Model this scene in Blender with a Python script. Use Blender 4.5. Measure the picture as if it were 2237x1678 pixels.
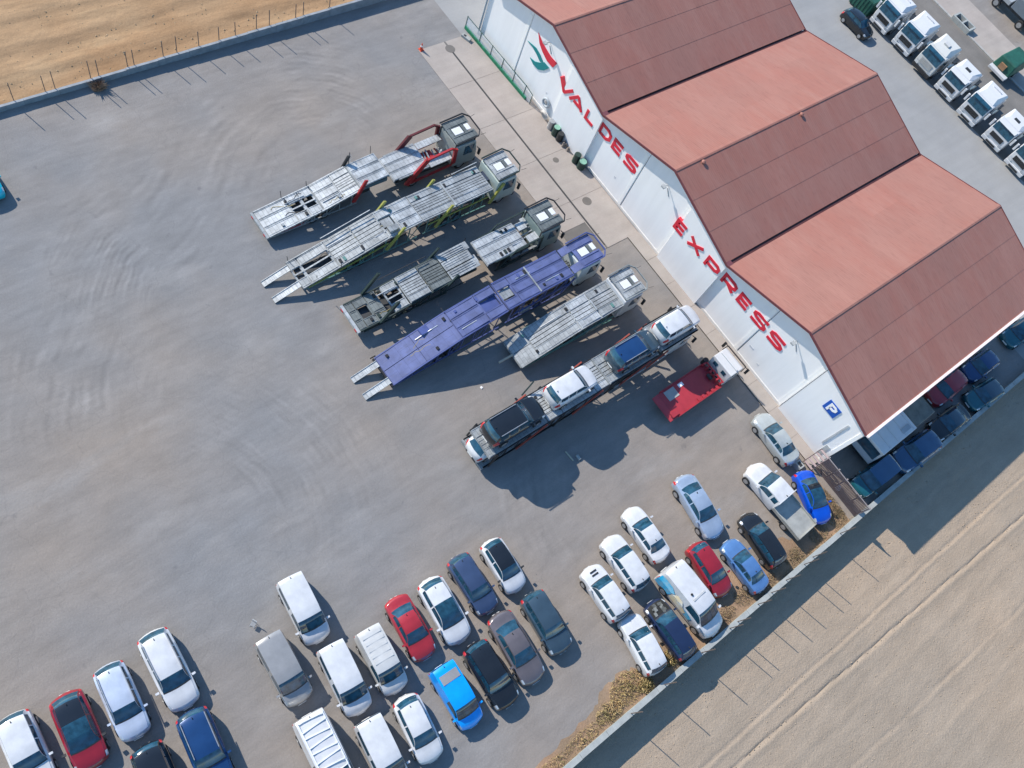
import bpy, math, random
from mathutils import Vector, Matrix
random.seed(11)
sc = bpy.context.scene
col = sc.collection
for o in list(bpy.data.objects):
    bpy.data.objects.remove(o)

# ------------------------------------------------------------------ camera
cam_d = bpy.data.cameras.new('Camera')
cam = bpy.data.objects.new('Camera', cam_d)
col.objects.link(cam)
rot = Matrix(((0.572915, -0.791179, 0.214017), (0.779427, 0.445161, -0.440824), (0.253499, 0.419366, 0.871706)))
cam.matrix_world = Matrix.Translation((26.9514, -44.9021, 53.3473)) @ rot.to_4x4()
cam_d.sensor_width = 36.0
cam_d.sensor_fit = 'HORIZONTAL'
cam_d.lens = 29.631
cam_d.clip_start = 0.5
cam_d.clip_end = 3000
sc.camera = cam

# ------------------------------------------------------------------ light
AZ, EL = math.radians(15.3), math.radians(35.5)
w = bpy.data.worlds.new('World')
sc.world = w
w.use_nodes = True
nt = w.node_tree
bg = nt.nodes['Background']
sky = nt.nodes.new('ShaderNodeTexSky')
sky.sky_type = 'NISHITA'
sky.sun_disc = False
sky.sun_elevation = EL
sky.sun_rotation = math.radians(254.7)
sky.air_density = 1.2
sky.dust_density = 0.1
sky.ozone_density = 3.0
hs = nt.nodes.new('ShaderNodeHueSaturation')
hs.inputs['Saturation'].default_value = 1.15
nt.links.new(sky.outputs[0], hs.inputs['Color'])
nt.links.new(hs.outputs[0], bg.inputs[0])
bg.inputs[1].default_value = 0.138
sl = bpy.data.lights.new('Sun', 'SUN')
sl.energy = 4.2
sl.angle = math.radians(0.5)
sl.color = (1.0, 0.925, 0.82)
so = bpy.data.objects.new('Sun', sl)
so.rotation_euler = Vector((math.cos(AZ), math.sin(AZ), -math.tan(EL))).to_track_quat('-Z', 'Y').to_euler()
so.location = (-40, -20, 60)
col.objects.link(so)
sc.view_settings.view_transform = 'Standard'
sc.view_settings.look = 'None'
sc.view_settings.exposure = 0.63
sc.view_settings.gamma = 1.0

# ------------------------------------------------------------------ materials
MATS = {}
def mat(name, color, rough=0.6, metal=0.0, coat=0.0, var=0.12, scale=1.5, bump=0.0, bscale=30, spec=0.5, stretch=None, dirt=None):
    """principled paint with soft two-scale colour variation"""
    if name in MATS:
        return MATS[name]
    m = bpy.data.materials.new(name)
    m.use_nodes = True
    n = m.node_tree.nodes
    l = m.node_tree.links
    b = n['Principled BSDF']
    b.inputs['Roughness'].default_value = rough
    b.inputs['Metallic'].default_value = metal
    b.inputs['Coat Weight'].default_value = coat
    b.inputs['Coat Roughness'].default_value = 0.08
    b.inputs['Specular IOR Level'].default_value = spec
    tc = n.new('ShaderNodeTexCoord')
    src = tc.outputs['Object']
    if stretch:
        mp = n.new('ShaderNodeMapping')
        mp.inputs['Scale'].default_value = stretch
        l.new(src, mp.inputs[0])
        src = mp.outputs[0]
    if var > 0:
        no = n.new('ShaderNodeTexNoise')
        no.inputs['Scale'].default_value = scale
        no.inputs['Detail'].default_value = 6
        no.inputs['Roughness'].default_value = 0.65
        l.new(src, no.inputs[0])
        mx = n.new('ShaderNodeMix')
        mx.data_type = 'RGBA'
        c = Vector(color)
        lo = dirt if dirt else [x * (1 - var) for x in c]
        mx.inputs[6].default_value = (*lo, 1)
        mx.inputs[7].default_value = (*[min(1, x * (1 + var * .6)) for x in c], 1)
        rp = n.new('ShaderNodeMapRange')
        rp.inputs[1].default_value = 0.32
        rp.inputs[2].default_value = 0.62
        l.new(no.outputs[0], rp.inputs[0])
        l.new(rp.outputs[0], mx.inputs[0])
        l.new(mx.outputs[2], b.inputs['Base Color'])
    else:
        b.inputs['Base Color'].default_value = (*color, 1)
    if bump > 0:
        nb = n.new('ShaderNodeTexNoise')
        nb.inputs['Scale'].default_value = bscale
        nb.inputs['Detail'].default_value = 4
        l.new(src, nb.inputs[0])
        bp = n.new('ShaderNodeBump')
        bp.inputs['Strength'].default_value = bump
        bp.inputs['Distance'].default_value = 0.05
        l.new(nb.outputs[0], bp.inputs['Height'])
        l.new(bp.outputs[0], b.inputs['Normal'])
    MATS[name] = m
    return m

GLASS = mat('window_glass_sky_blue', (0.014, 0.056, 0.090), 0.07, 0, 0.0, 0.6, scale=2.0, spec=0.8)  # blue of the reflected sky is painted into the base colour
TYRE = mat('tyre_rubber', (0.02, 0.02, 0.021), 0.85, var=0.25, scale=6)
RIM = mat('alloy_rim', (0.42, 0.43, 0.44), 0.35, 0.6, var=0.2, scale=8)
BLACK = mat('black_plastic', (0.022, 0.023, 0.025), 0.55, var=0.2, scale=5)
HEADL = mat('lamp_lens_clear', (0.55, 0.58, 0.6), 0.12, 0.2, 0.6, var=0.25, scale=12)
TAILL = mat('lamp_lens_red', (0.42, 0.02, 0.025), 0.15, 0, 0.6, var=0.2, scale=10)
PLATE = mat('plate_white', (0.7, 0.7, 0.68), 0.5, var=0.05)
CHASSIS = mat('chassis_steel', (0.045, 0.047, 0.05), 0.7, 0.2, var=0.4, scale=2.5)

def paint(name, c, metal=0.0):
    return mat('paint_' + name, c, 0.14 if max(c) < .03 else (0.26 if metal else 0.30), metal, 0.6, var=0.11, scale=1.3)

# ------------------------------------------------------------------ mesh helpers
class MB:
    def __init__(s):
        s.v = []
        s.f = []
    def add(s, vs, fs):
        k = len(s.v)
        s.v += [tuple(p) for p in vs]
        s.f += [tuple(i + k for i in q) for q in fs]
        return s
    def hexa(s, p):      # 0-3 bottom ccw, 4-7 top
        return s.add(p, [(3, 2, 1, 0), (4, 5, 6, 7), (0, 1, 5, 4), (1, 2, 6, 5), (2, 3, 7, 6), (3, 0, 4, 7)])
    def box(s, x0, x1, y0, y1, z0, z1):
        return s.hexa([(x0, y0, z0), (x1, y0, z0), (x1, y1, z0), (x0, y1, z0), (x0, y0, z1), (x1, y0, z1), (x1, y1, z1), (x0, y1, z1)])
    def slab(s, x0, x1, y0, y1, za, zb, th):   # sloped along y
        return s.hexa([(x0, y0, za - th), (x1, y0, za - th), (x1, y1, zb - th), (x0, y1, zb - th), (x0, y0, za), (x1, y0, za), (x1, y1, zb), (x0, y1, zb)])
    def bar(s, a, b, wd, ht=None, up=(0, 0, 1)):
        a = Vector(a); b = Vector(b); ht = ht or wd
        d = (b - a).normalized()
        u = Vector(up)
        if abs(d.dot(u)) > 0.95:
            u = Vector((0, 1, 0)) if abs(d.y) < .9 else Vector((1, 0, 0))
        x = d.cross(u).normalized() * wd / 2
        y = x.cross(d).normalized() * ht / 2
        return s.hexa([a - x - y, a + x - y, b + x - y, b - x - y, a - x + y, a + x + y, b + x + y, b - x + y])
    def cyl(s, a, b, r, n=10, r2=None):
        a = Vector(a); b = Vector(b); d = (b - a).normalized()
        u = Vector((0, 0, 1)) if abs(d.z) < .9 else Vector((1, 0, 0))
        x = d.cross(u).normalized(); y = d.cross(x)
        r2 = r if r2 is None else r2
        vs = []
        for i in range(n):
            q = 2 * math.pi * i / n
            e = x * math.cos(q) + y * math.sin(q)
            vs += [a + e * r, b + e * r2]
        fs = [(2 * i, 2 * i + 1, (2 * i + 3) % (2 * n), (2 * i + 2) % (2 * n)) for i in range(n)]
        fs += [tuple(2 * i for i in range(n))[::-1] if False else tuple(2 * i for i in range(n)), tuple(2 * i + 1 for i in range(n))[::-1]]
        return s.add(vs, fs)
    def prism_x(s, poly, x0, x1):     # poly of (y,z)
        n = len(poly)
        vs = [(x0, y, z) for y, z in poly] + [(x1, y, z) for y, z in poly]
        fs = [tuple(range(n)), tuple(range(2 * n - 1, n - 1, -1))] + [(i, i + n, (i + 1) % n + n, (i + 1) % n) for i in range(n)]
        return s.add(vs, fs)
    def prism_y(s, poly, y0, y1):     # poly of (x,z)
        n = len(poly)
        vs = [(x, y0, z) for x, z in poly] + [(x, y1, z) for x, z in poly]
        fs = [tuple(range(n)), tuple(range(2 * n - 1, n - 1, -1))] + [(i, i + n, (i + 1) % n + n, (i + 1) % n) for i in range(n)]
        return s.add(vs, fs)
    def mesh(s, name, smooth=False, ang=40):
        me = bpy.data.meshes.new(name)
        me.from_pydata(s.v, [], s.f)
        import bmesh
        bm = bmesh.new(); bm.from_mesh(me)
        bmesh.ops.recalc_face_normals(bm, faces=bm.faces)
        bm.to_mesh(me); bm.free()
        if smooth:
            me.shade_smooth()
            me.set_sharp_from_angle(angle=math.radians(ang))
        return me
    def build(s, name, m, parent=None, smooth=False, bevel=0):
        return link(name, s.mesh(name, smooth), m, parent, bevel)

def link(name, me, m, parent=None, bevel=0):
    o = bpy.data.objects.new(name, me)
    col.objects.link(o)
    if parent is not None:
        o.parent = parent
    if m is not None:
        if len(me.materials) == 0:
            me.materials.append(None)
        o.material_slots[0].link = 'OBJECT'
        o.material_slots[0].material = m
    if bevel:
        bv = o.modifiers.new('Bevel', 'BEVEL')
        bv.width = bevel
        bv.segments = 2
        bv.limit_method = 'ANGLE'
    return o

def tag(o, label=None, cat=None, group=None, kind=None):
    if label: o['label'] = label
    if cat: o['category'] = cat
    if group: o['group'] = group
    if kind: o['kind'] = kind
    return o

def empty(name, loc, rz=0.0, label=None, cat=None, group=None, scale=None):
    o = bpy.data.objects.new(name, None)
    o.empty_display_size = 0.3
    o.location = loc
    o.rotation_euler = (0, 0, rz)
    if scale: o.scale = scale
    col.objects.link(o)
    return tag(o, label, cat, group)

def sheet(name, x0, x1, y0, y1, z, m):
    return tag(MB().add([(x0, y0, z), (x1, y0, z), (x1, y1, z), (x0, y1, z)], [(0, 1, 2, 3)]).build(name, m), kind='structure')

def deck_mat(name, color, rough=.5, metal=.2, dirt=.35, line=.55, cell=(.62, .30)):
    """worn deck plate: noise grime, scuffs and a pressed grid of cross ribs"""
    m = bpy.data.materials.new(name); m.use_nodes = True
    n = m.node_tree.nodes; l = m.node_tree.links
    b = n['Principled BSDF']
    b.inputs['Roughness'].default_value = rough; b.inputs['Metallic'].default_value = metal
    tc = n.new('ShaderNodeTexCoord')
    def noise(sc_, det, stretch=None):
        t = n.new('ShaderNodeTexNoise'); t.inputs['Scale'].default_value = sc_; t.inputs['Detail'].default_value = det; t.inputs['Roughness'].default_value = .68
        if stretch:
            mp = n.new('ShaderNodeMapping'); mp.inputs['Scale'].default_value = stretch
            l.new(tc.outputs['Object'], mp.inputs[0]); l.new(mp.outputs[0], t.inputs[0])
        else: l.new(tc.outputs['Object'], t.inputs[0])
        return t.outputs[0]
    def mix(f, lo, hi, a, c):
        r = n.new('ShaderNodeMapRange'); r.inputs[1].default_value = lo; r.inputs[2].default_value = hi; l.new(f, r.inputs[0])
        x = n.new('ShaderNodeMix'); x.data_type = 'RGBA'; l.new(r.outputs[0], x.inputs[0])
        for i, v in ((6, a), (7, c)):
            if isinstance(v, tuple): x.inputs[i].default_value = (*v, 1)
            else: l.new(v, x.inputs[i])
        return x.outputs[2]
    hi = tuple(min(1, v * 1.18) for v in color); lo = tuple(v * (1 - dirt) for v in color)
    c = mix(noise(.9, 6), .35, .65, lo, hi)
    c = mix(noise(3.2, 6, (1, .25, 1)), .56, .74, c, tuple(v * .62 + .02 for v in color))
    c = mix(noise(7.0, 5), .62, .75, c, (0.16, 0.13, 0.10))
    br = n.new('ShaderNodeTexBrick')
    br.inputs['Scale'].default_value = 1.0; br.inputs['Brick Width'].default_value = cell[0]; br.inputs['Row Height'].default_value = cell[1]; br.inputs['Mortar Size'].default_value = .018
    br.inputs['Mortar Smooth'].default_value = .2
    l.new(tc.outputs['Object'], br.inputs['Vector'])
    x = n.new('ShaderNodeMix'); x.data_type = 'RGBA'
    k = n.new('ShaderNodeMath'); k.operation = 'MULTIPLY'; k.inputs[1].default_value = line
    l.new(br.outputs['Fac'], k.inputs[0]); l.new(k.outputs[0], x.inputs[0]); l.new(c, x.inputs[6]); x.inputs[7].default_value = (*[v * .25 for v in color], 1)
    l.new(x.outputs[2], b.inputs['Base Color'])
    bp = n.new('ShaderNodeBump'); bp.inputs['Strength'].default_value = .3; bp.inputs['Distance'].default_value = .02
    l.new(noise(2.5, 5), bp.inputs['Height']); l.new(bp.outputs[0], b.inputs['Normal'])
    MATS[name] = m
    return m

# ------------------------------------------------------------------ ground materials
def ground_mat(name, ca, cb, big=0.05, patch=0.14, grain=0.10, streak=0.0, sdir=0.0, rings=(), bump=0.3, bsc=6.0, light=None, cracks=0.0, scuff=0.0, stain=0.0):
    m = bpy.data.materials.new(name)
    m.use_nodes = True
    n = m.node_tree.nodes
    l = m.node_tree.links
    b = n['Principled BSDF']
    b.inputs['Roughness'].default_value = 0.92
    b.inputs['Specular IOR Level'].default_value = 0.25
    g = n.new('ShaderNodeNewGeometry')
    P = g.outputs['Position']
    def noise(scale, det=5, rough=0.6, src=P):
        t = n.new('ShaderNodeTexNoise')
        t.inputs['Scale'].default_value = scale
        t.inputs['Detail'].default_value = det
        t.inputs['Roughness'].default_value = rough
        l.new(src, t.inputs[0])
        return t.outputs[0]
    def rng(s, a, c, lo, hi):
        r = n.new('ShaderNodeMapRange')
        for i, v in enumerate((a, c, lo, hi)):
            r.inputs[1 + i].default_value = v
        l.new(s, r.inputs[0])
        return r.outputs[0]
    def math_(op, a, c):
        t = n.new('ShaderNodeMath')
        t.operation = op
        for i, v in enumerate((a, c)):
            if isinstance(v, (int, float)): t.inputs[i].default_value = v
            else: l.new(v, t.inputs[i])
        return t.outputs[0]
    def mixc(f, a, c):
        t = n.new('ShaderNodeMix')
        t.data_type = 'RGBA'
        if isinstance(f, (int, float)): t.inputs[0].default_value = f
        else: l.new(f, t.inputs[0])
        for i, v in ((6, a), (7, c)):
            if isinstance(v, tuple): t.inputs[i].default_value = (*v, 1)
            else: l.new(v, t.inputs[i])
        return t.outputs[2]
    base = mixc(rng(noise(big, 4, .55), .38, .62, 0, 1), ca, cb)
    val = rng(noise(0.35, 8, .62), .3, .7, 1 - patch, 1 + patch)
    val = math_('MULTIPLY', val, rng(noise(9, 6, .7), .25, .75, 1 - grain, 1 + grain))
    if scuff:
        mp = n.new('ShaderNodeMapping')
        mp.inputs['Rotation'].default_value = (0, 0, 1.15)
        mp.inputs['Scale'].default_value = (1.0, 0.3, 1.0)
        l.new(P, mp.inputs[0])
        val = math_('MULTIPLY', val, rng(noise(1.3, 7, .7, mp.outputs[0]), .34, .68, 1 - scuff, 1 + scuff))
    if streak:
        mp = n.new('ShaderNodeMapping')
        mp.inputs['Rotation'].default_value = (0, 0, sdir)
        mp.inputs['Scale'].default_value = (1.0, 0.07, 1.0)
        l.new(P, mp.inputs[0])
        val = math_('MULTIPLY', val, rng(noise(1.1, 5, .6, mp.outputs[0]), .3, .7, 1 - streak, 1 + streak))
    for (cx, cy, r0, r1, fr, amp, mx_, my_, mr) in rings:      # tyre scrub arcs left by turning lorries
        sp = n.new('ShaderNodeVectorMath'); sp.operation = 'DISTANCE'
        wv = n.new('ShaderNodeVectorMath'); wv.operation = 'ADD'
        l.new(P, sp.inputs[0]); sp.inputs[1].default_value = (cx, cy, 0)
        d = math_('ADD', sp.outputs['Value'], rng(noise(.35, 3), 0, 1, -.5, .5))
        s = math_('SINE', math_('MULTIPLY', d, fr), 0.0)
        s2 = math_('SINE', math_('MULTIPLY', d, fr * 2.37), 0.0)
        s = math_('ADD', s, s2)
        k1 = rng(d, r0, r0 + 1.2, 0, 1)
        k2 = rng(d, r1 - 1.2, r1, 1, 0)
        k3 = rng(noise(.45, 4), .42, .6, 0, 1)
        sm_ = n.new('ShaderNodeVectorMath'); sm_.operation = 'DISTANCE'
        l.new(P, sm_.inputs[0]); sm_.inputs[1].default_value = (mx_, my_, 0)
        k4 = rng(math_('ADD', sm_.outputs['Value'], rng(noise(.5, 4), 0, 1, -1.5, 1.5)), mr * .3, mr, 1, 0)
        k = math_('MULTIPLY', math_('MULTIPLY', k1, k2), math_('MULTIPLY', k3, k4))
        val = math_('MULTIPLY', val, math_('ADD', math_('MULTIPLY', math_('MULTIPLY', s, k), amp), 1.0))
    if light:                                     # pale dust drifts
        mp = n.new('ShaderNodeMapping')
        mp.inputs['Rotation'].default_value = (0, 0, 0.5)
        mp.inputs['Scale'].default_value = (1.0, 0.35, 1.0)
        l.new(P, mp.inputs[0])
        k = rng(noise(.3, 6, .6, mp.outputs[0]), .56, .74, 0, .5)
        base = mixc(k, base, light)
    if stain:                                     # oil drips and dark patches
        k = rng(noise(.8, 3, .5), .70, .76, 0, stain)
        base = mixc(k, base, (0.10, 0.10, 0.105))
        k = rng(noise(3.1, 2, .5), .77, .80, 0, stain * 1.3)
        base = mixc(k, base, (0.07, 0.07, 0.072))
    mul = n.new('ShaderNodeMix')
    mul.data_type = 'RGBA'; mul.blend_type = 'MULTIPLY'
    mul.inputs[0].default_value = 1.0
    cmb = n.new('ShaderNodeCombineColor')
    for i in range(3): l.new(val, cmb.inputs[i])
    l.new(base, mul.inputs[6]); l.new(cmb.outputs[0], mul.inputs[7])
    out = mul.outputs[2]
    if cracks:
        v = n.new('ShaderNodeTexVoronoi'); v.feature = 'DISTANCE_TO_EDGE'
        v.inputs['Scale'].default_value = 0.16
        wr = n.new('ShaderNodeVectorMath'); wr.operation = 'ADD'
        nz = n.new('ShaderNodeTexNoise'); nz.inputs['Scale'].default_value = .8
        l.new(P, nz.inputs[0]); l.new(P, wr.inputs[0]); l.new(nz.outputs[1], wr.inputs[1])
        l.new(wr.outputs[0], v.inputs['Vector'])
        k = rng(v.outputs['Distance'], 0.0, 0.006, cracks, 0)
        out = mixc(k, out, (0.05, 0.05, 0.055))
    l.new(out, b.inputs['Base Color'])
    bp = n.new('ShaderNodeBump')
    bp.inputs['Strength'].default_value = bump
    bp.inputs['Distance'].default_value = 0.06
    l.new(noise(bsc, 8, .7), bp.inputs['Height'])
    l.new(bp.outputs[0], b.inputs['Normal'])
    return m

YARD = ground_mat('yard_gravel_asphalt', (0.206, 0.204, 0.204), (0.250, 0.216, 0.186), 0.045, .07, .09, .05, 0.35,
                  rings=((-.5, -31.0, 5.0, 15.0, 6.5, .085, -7.5, -37.5, 5.5), (-9.0, -20.0, 3.0, 14.0, 5.0, .09, -16.0, -16.5, 6.5), (8.0, -30.0, 5.0, 20.0, 4.4, .07, -1.0, -43.0, 7.0),
                         (-24, -40, 9, 22, 3.7, .07, -9.5, -33.5, 7.0), (12, -44, 6, 18, 5.2, .05, 10, -34, 9.0), (-2, -18, 9, 19, 3.3, .08, -13, -25, 7.0), (26, -14, 5, 12, 4.1, .05, 22, -22, 6)),
                  bump=.4, bsc=7, scuff=.09, light=(0.315, 0.300, 0.285), stain=.35, cracks=.10)
ROAD = ground_mat('lane_asphalt', (0.27, 0.272, 0.272), (0.30, 0.295, 0.285), 0.06, .06, .06, .05, 1.5, bump=.15, cracks=0.0)
LOT = ground_mat('lorry_park_ground', (0.16, 0.152, 0.142), (0.19, 0.175, 0.158), 0.12, .16, .14, bump=.4)
CONC = ground_mat('pale_concrete', (0.365, 0.318, 0.285), (0.335, 0.30, 0.27), 0.15, .10, .07, .07, 0.1, bump=.1, bsc=12)
SOIL = ground_mat('tilled_pink_soil', (0.350, 0.272, 0.200), (0.318, 0.258, 0.198), 0.06, .07, .12, .07, 0.03, bump=1.0, bsc=6.0, scuff=.06)
STUB = ground_mat('dry_stubble_field', (0.300, 0.175, 0.088), (0.330, 0.212, 0.118), 0.09, .10, .13, .24, -0.10, bump=.8, bsc=2.6, light=(0.41, 0.285, 0.165))
DIRT = ground_mat('bare_brown_dirt', (0.30, 0.195, 0.125), (0.25, 0.18, 0.12), 0.4, .22, .2, bump=.8, bsc=5)
EARTH = ground_mat('far_dry_earth', (0.33, 0.27, 0.21), (0.30, 0.24, 0.18), 0.02, .15, .1, bump=.5, bsc=1.0)

# ------------------------------------------------------------------ ground sheets
sheet('ground', -900, 900, -900, 900, -1.3, EARTH)
yard = MB()
yard.box(-22.0, 36.2, -140, 25.2, -1.29, 0.0)
tag(yard.build('yard_ground', YARD), kind='structure')
rd = MB(); rd.box(-60, 36.2, 25.2, 43.3, -1.29, 0.002)
tag(rd.build('service_road', ROAD), kind='structure')
rd = MB(); rd.box(-60, -22.0, -2.0, 25.2, -1.29, 0.001)
rd.box(-22.0, -15.7, -1.6, 25.2, -1.0, 0.006)
tag(rd.build('side_road', ROAD), kind='structure')
rd = MB(); rd.box(-60, 60, 43.3, 54.6, -1.29, 0.004)
tag(rd.build('lorry_park_ground', LOT), kind='structure')
rd = MB(); rd.box(-60, 60, 54.6, 59.8, -1.29, 0.006)
tag(rd.build('paved_terrace', CONC), kind='structure')
rd = MB(); rd.box(-60, 60, 59.8, 140, -1.29, 0.004)
tag(rd.build('far_parking_ground', YARD), kind='structure')

# kerb between lorry park and terrace
kb = MB()
for i in range(40):
    x = -30 + i * 1.5
    kb.box(x, x + 1.47, 54.45, 54.72, 0.0, 0.13)
tag(kb.build('kerb', mat('kerb_concrete', (0.36, 0.35, 0.33), .8)), kind='structure')

# apron of pale concrete slabs in front of the hall: slabs with open joints, slot drain
ap = MB()
xs = [-16.0, -11.3, -6.6, -1.9, 2.8, 7.9]
ap_root = MB().box(-16.0, 7.9, -6.35, -0.02, -0.2, 0.012).build('concrete_apron', mat('apron_joint', (0.14, 0.13, 0.12), .9))
tag(ap_root, kind='structure')
sheets = []
for i in range(5):
    x0, x1 = xs[i] + .012, xs[i + 1] - .012
    MB().box(x0, x1, -3.50, -.02, 0.0, 0.03).build('concrete_slab', CONC, ap_root)
    y0 = -6.35
    if i == 4:
        m_ = MB(); m_.prism_y([(0, 0), (1, 0), (1, 1)], 0, .01); m_ = MB()
        m_.add([(x0, y0 + 2.6, 0), (x1, y0 + 2.6, 0), (x1, -3.68, 0), (x0, -3.68, 0), (x0, y0 + 2.6, .03), (x1, y0 + 2.6, .03), (x1, -3.68, .03), (x0, -3.68, .03)],
               [(3, 2, 1, 0), (4, 5, 6, 7), (0, 1, 5, 4), (1, 2, 6, 5), (2, 3, 7, 6), (3, 0, 4, 7)])
        m_.box(x0, x0 + 2.2, y0, y0 + 2.58, 0, .03)
        m_.build('concrete_slab', CONC, ap_root)
    else:
        MB().box(x0, x1, y0, -3.68, 0.0, 0.03).build('concrete_slab', CONC, ap_root)
dr = MB()
for i in range(45):
    x = -15.2 + i * .506
    dr.box(x, x + .49, -3.66, -3.52, 0.0, 0.018)
dr.build('drain_channel', mat('drain_iron', (0.045, 0.045, 0.045), .7), ap_root)
MANH = mat('manhole_iron', (0.16, 0.145, 0.13), .7, .3)
for (x, y, r) in ((3.41, -2.23, .42), (-15.1, -3.58, .45), (-1.2, -2.1, .28)):
    MB().cyl((x, y, 0.0), (x, y, 0.036), r, 20).build('manhole_cover', MANH, ap_root)
sw = MB().box(7.9, 31.3, -1.28, 0.0, -.2, 0.06).build('pavement', mat('pavement_joint', (0.16, 0.15, 0.14), .9))
tag(sw, kind='structure')
for i in range(9):
    MB().box(7.9 + i * 2.6 + .01, 7.9 + i * 2.6 + 2.59, -1.28, -.01, 0.0, 0.10).build('paving_slab', CONC, sw)
MB().cyl((2.0, -52.9, -.01), (2.0, -52.9, 0.01), .38, 20).build('manhole_cover', mat('rusty_manhole', (0.12, 0.07, 0.06), .8), None)
tag(bpy.data.objects['manhole_cover.003'], 'rusty round manhole cover alone in the yard at left edge', 'manhole')

# dirt verge along the south-east wall (bare soil under the parked cars)
random.seed(3)
vg = MB()
prof = [(-33, .9), (-30, 1.2), (-27, 1.3), (-25.5, 2.0), (-23.5, 2.2), (-22, 1.2), (-20.5, 2.1), (-18, 1.6), (-16, 1.7), (-14, 2.2), (-12, 2.6), (-10, 1.6), (-8, 2.4), (-6, 1.4), (-4, 2.3), (-2.4, 3.6), (-1.4, 4.4)]
pts = []
for (ya, wa), (yb, wb) in zip(prof, prof[1:]):
    for k in range(6):
        t = k / 6
        pts.append((ya + (yb - ya) * t, (wa + (wb - wa) * t) * random.uniform(.88, 1.1)))
vs, fs = [], []
for i, (y, wd) in enumerate(pts):
    for j in range(5):
        t = j / 4
        vs.append((36.15 - wd * (1 - t), y, 0.008 + .05 * t * random.uniform(.5, 1.3) if j else 0.003))
    if i:
        for j in range(4):
            a = (i - 1) * 5 + j
            fs.append((a, a + 1, a + 6, a + 5))
tag(MB().add(vs, fs).build('dirt_verge', DIRT, smooth=True), kind='structure')

# ------------------------------------------------------------------ fields
def field(name, xa, ya, x_list, y_list, hfun, m):
    vs = [(x, y, hfun(x, y)) for y in y_list for x in x_list]
    nx = len(x_list)
    fs = [(j * nx + i, j * nx + i + 1, (j + 1) * nx + i + 1, (j + 1) * nx + i) for j in range(len(y_list) - 1) for i in range(nx - 1)]
    return tag(MB().add(vs, fs).build(name, m, smooth=True), kind='structure')

from mathutils import noise as mn
def fr(x, c, wd): return math.exp(-((x - c) / wd) ** 2)
def h_se(x, y):
    t = mn.noise((x * .7, y * .12, 3.1)) * .035 + mn.noise((x * 2.3, y * 2.3, 1.0)) * .02
    j = mn.noise((y * 3.1, 2.3, 4.7)) * .05 + mn.noise((y * .35, 0.3, 0.7)) * .06 + mn.noise((y * 1.4, 5.3, 0.7)) * .035
    f1 = 42.25 + (y + 8) * .018 + j
    f2 = 43.75 + (y + 8) * .048 + j
    f3 = 48.8 + (y + 3) * .05 + j * 2
    z = t + .035 * fr(x, f1 + .12, .13) - .04 * fr(x, f1 - .12, .10)
    z += -.09 * fr(x, f2, .08) + .03 * fr(x, f2 + .3, .16)
    z += (-.06 * fr(x, f3, .13) + .03 * fr(x, f3 + .25, .15)) * (0.5 + .5 * mn.noise((y * .2, 9, 1)))
    for c in (46.2, 51.3, 53.6, 56.0, 58.5):
        z += .02 * fr(x, c + (y) * .045 + j * 2, .3)
    return -1.0 + z
xl = [36.3 + i * .11 for i in range(150)] + [53 + i * .6 for i in range(1, 60)]
field('tilled_field', 0, 0, xl, [-48 + i * .28 for i in range(330)] + [45 + i * 2 for i in range(1, 30)], h_se, SOIL)
def h_nw(x, y):
    return .03 + mn.noise((x * 1.6, y * .5, 0)) * .03 + mn.noise((x * 3.1, y * 1.7, 4)) * .025 + .07 * math.sin(x * 2.2 + mn.noise((x * .5, y * .3, 2)) * 1.6) * .6
field('stubble_field', 0, 0, [-22.4 - i * .16 for i in range(130)][::-1], [-62 + i * .3 for i in range(200)], h_nw, STUB)
tag(MB().add([(-300, -300, -.03), (-22.3, -300, -.03), (-22.3, -2, -.03), (-300, -2, -.03)], [(0, 1, 2, 3)]).build('far_stubble_field', STUB), kind='structure')

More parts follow.
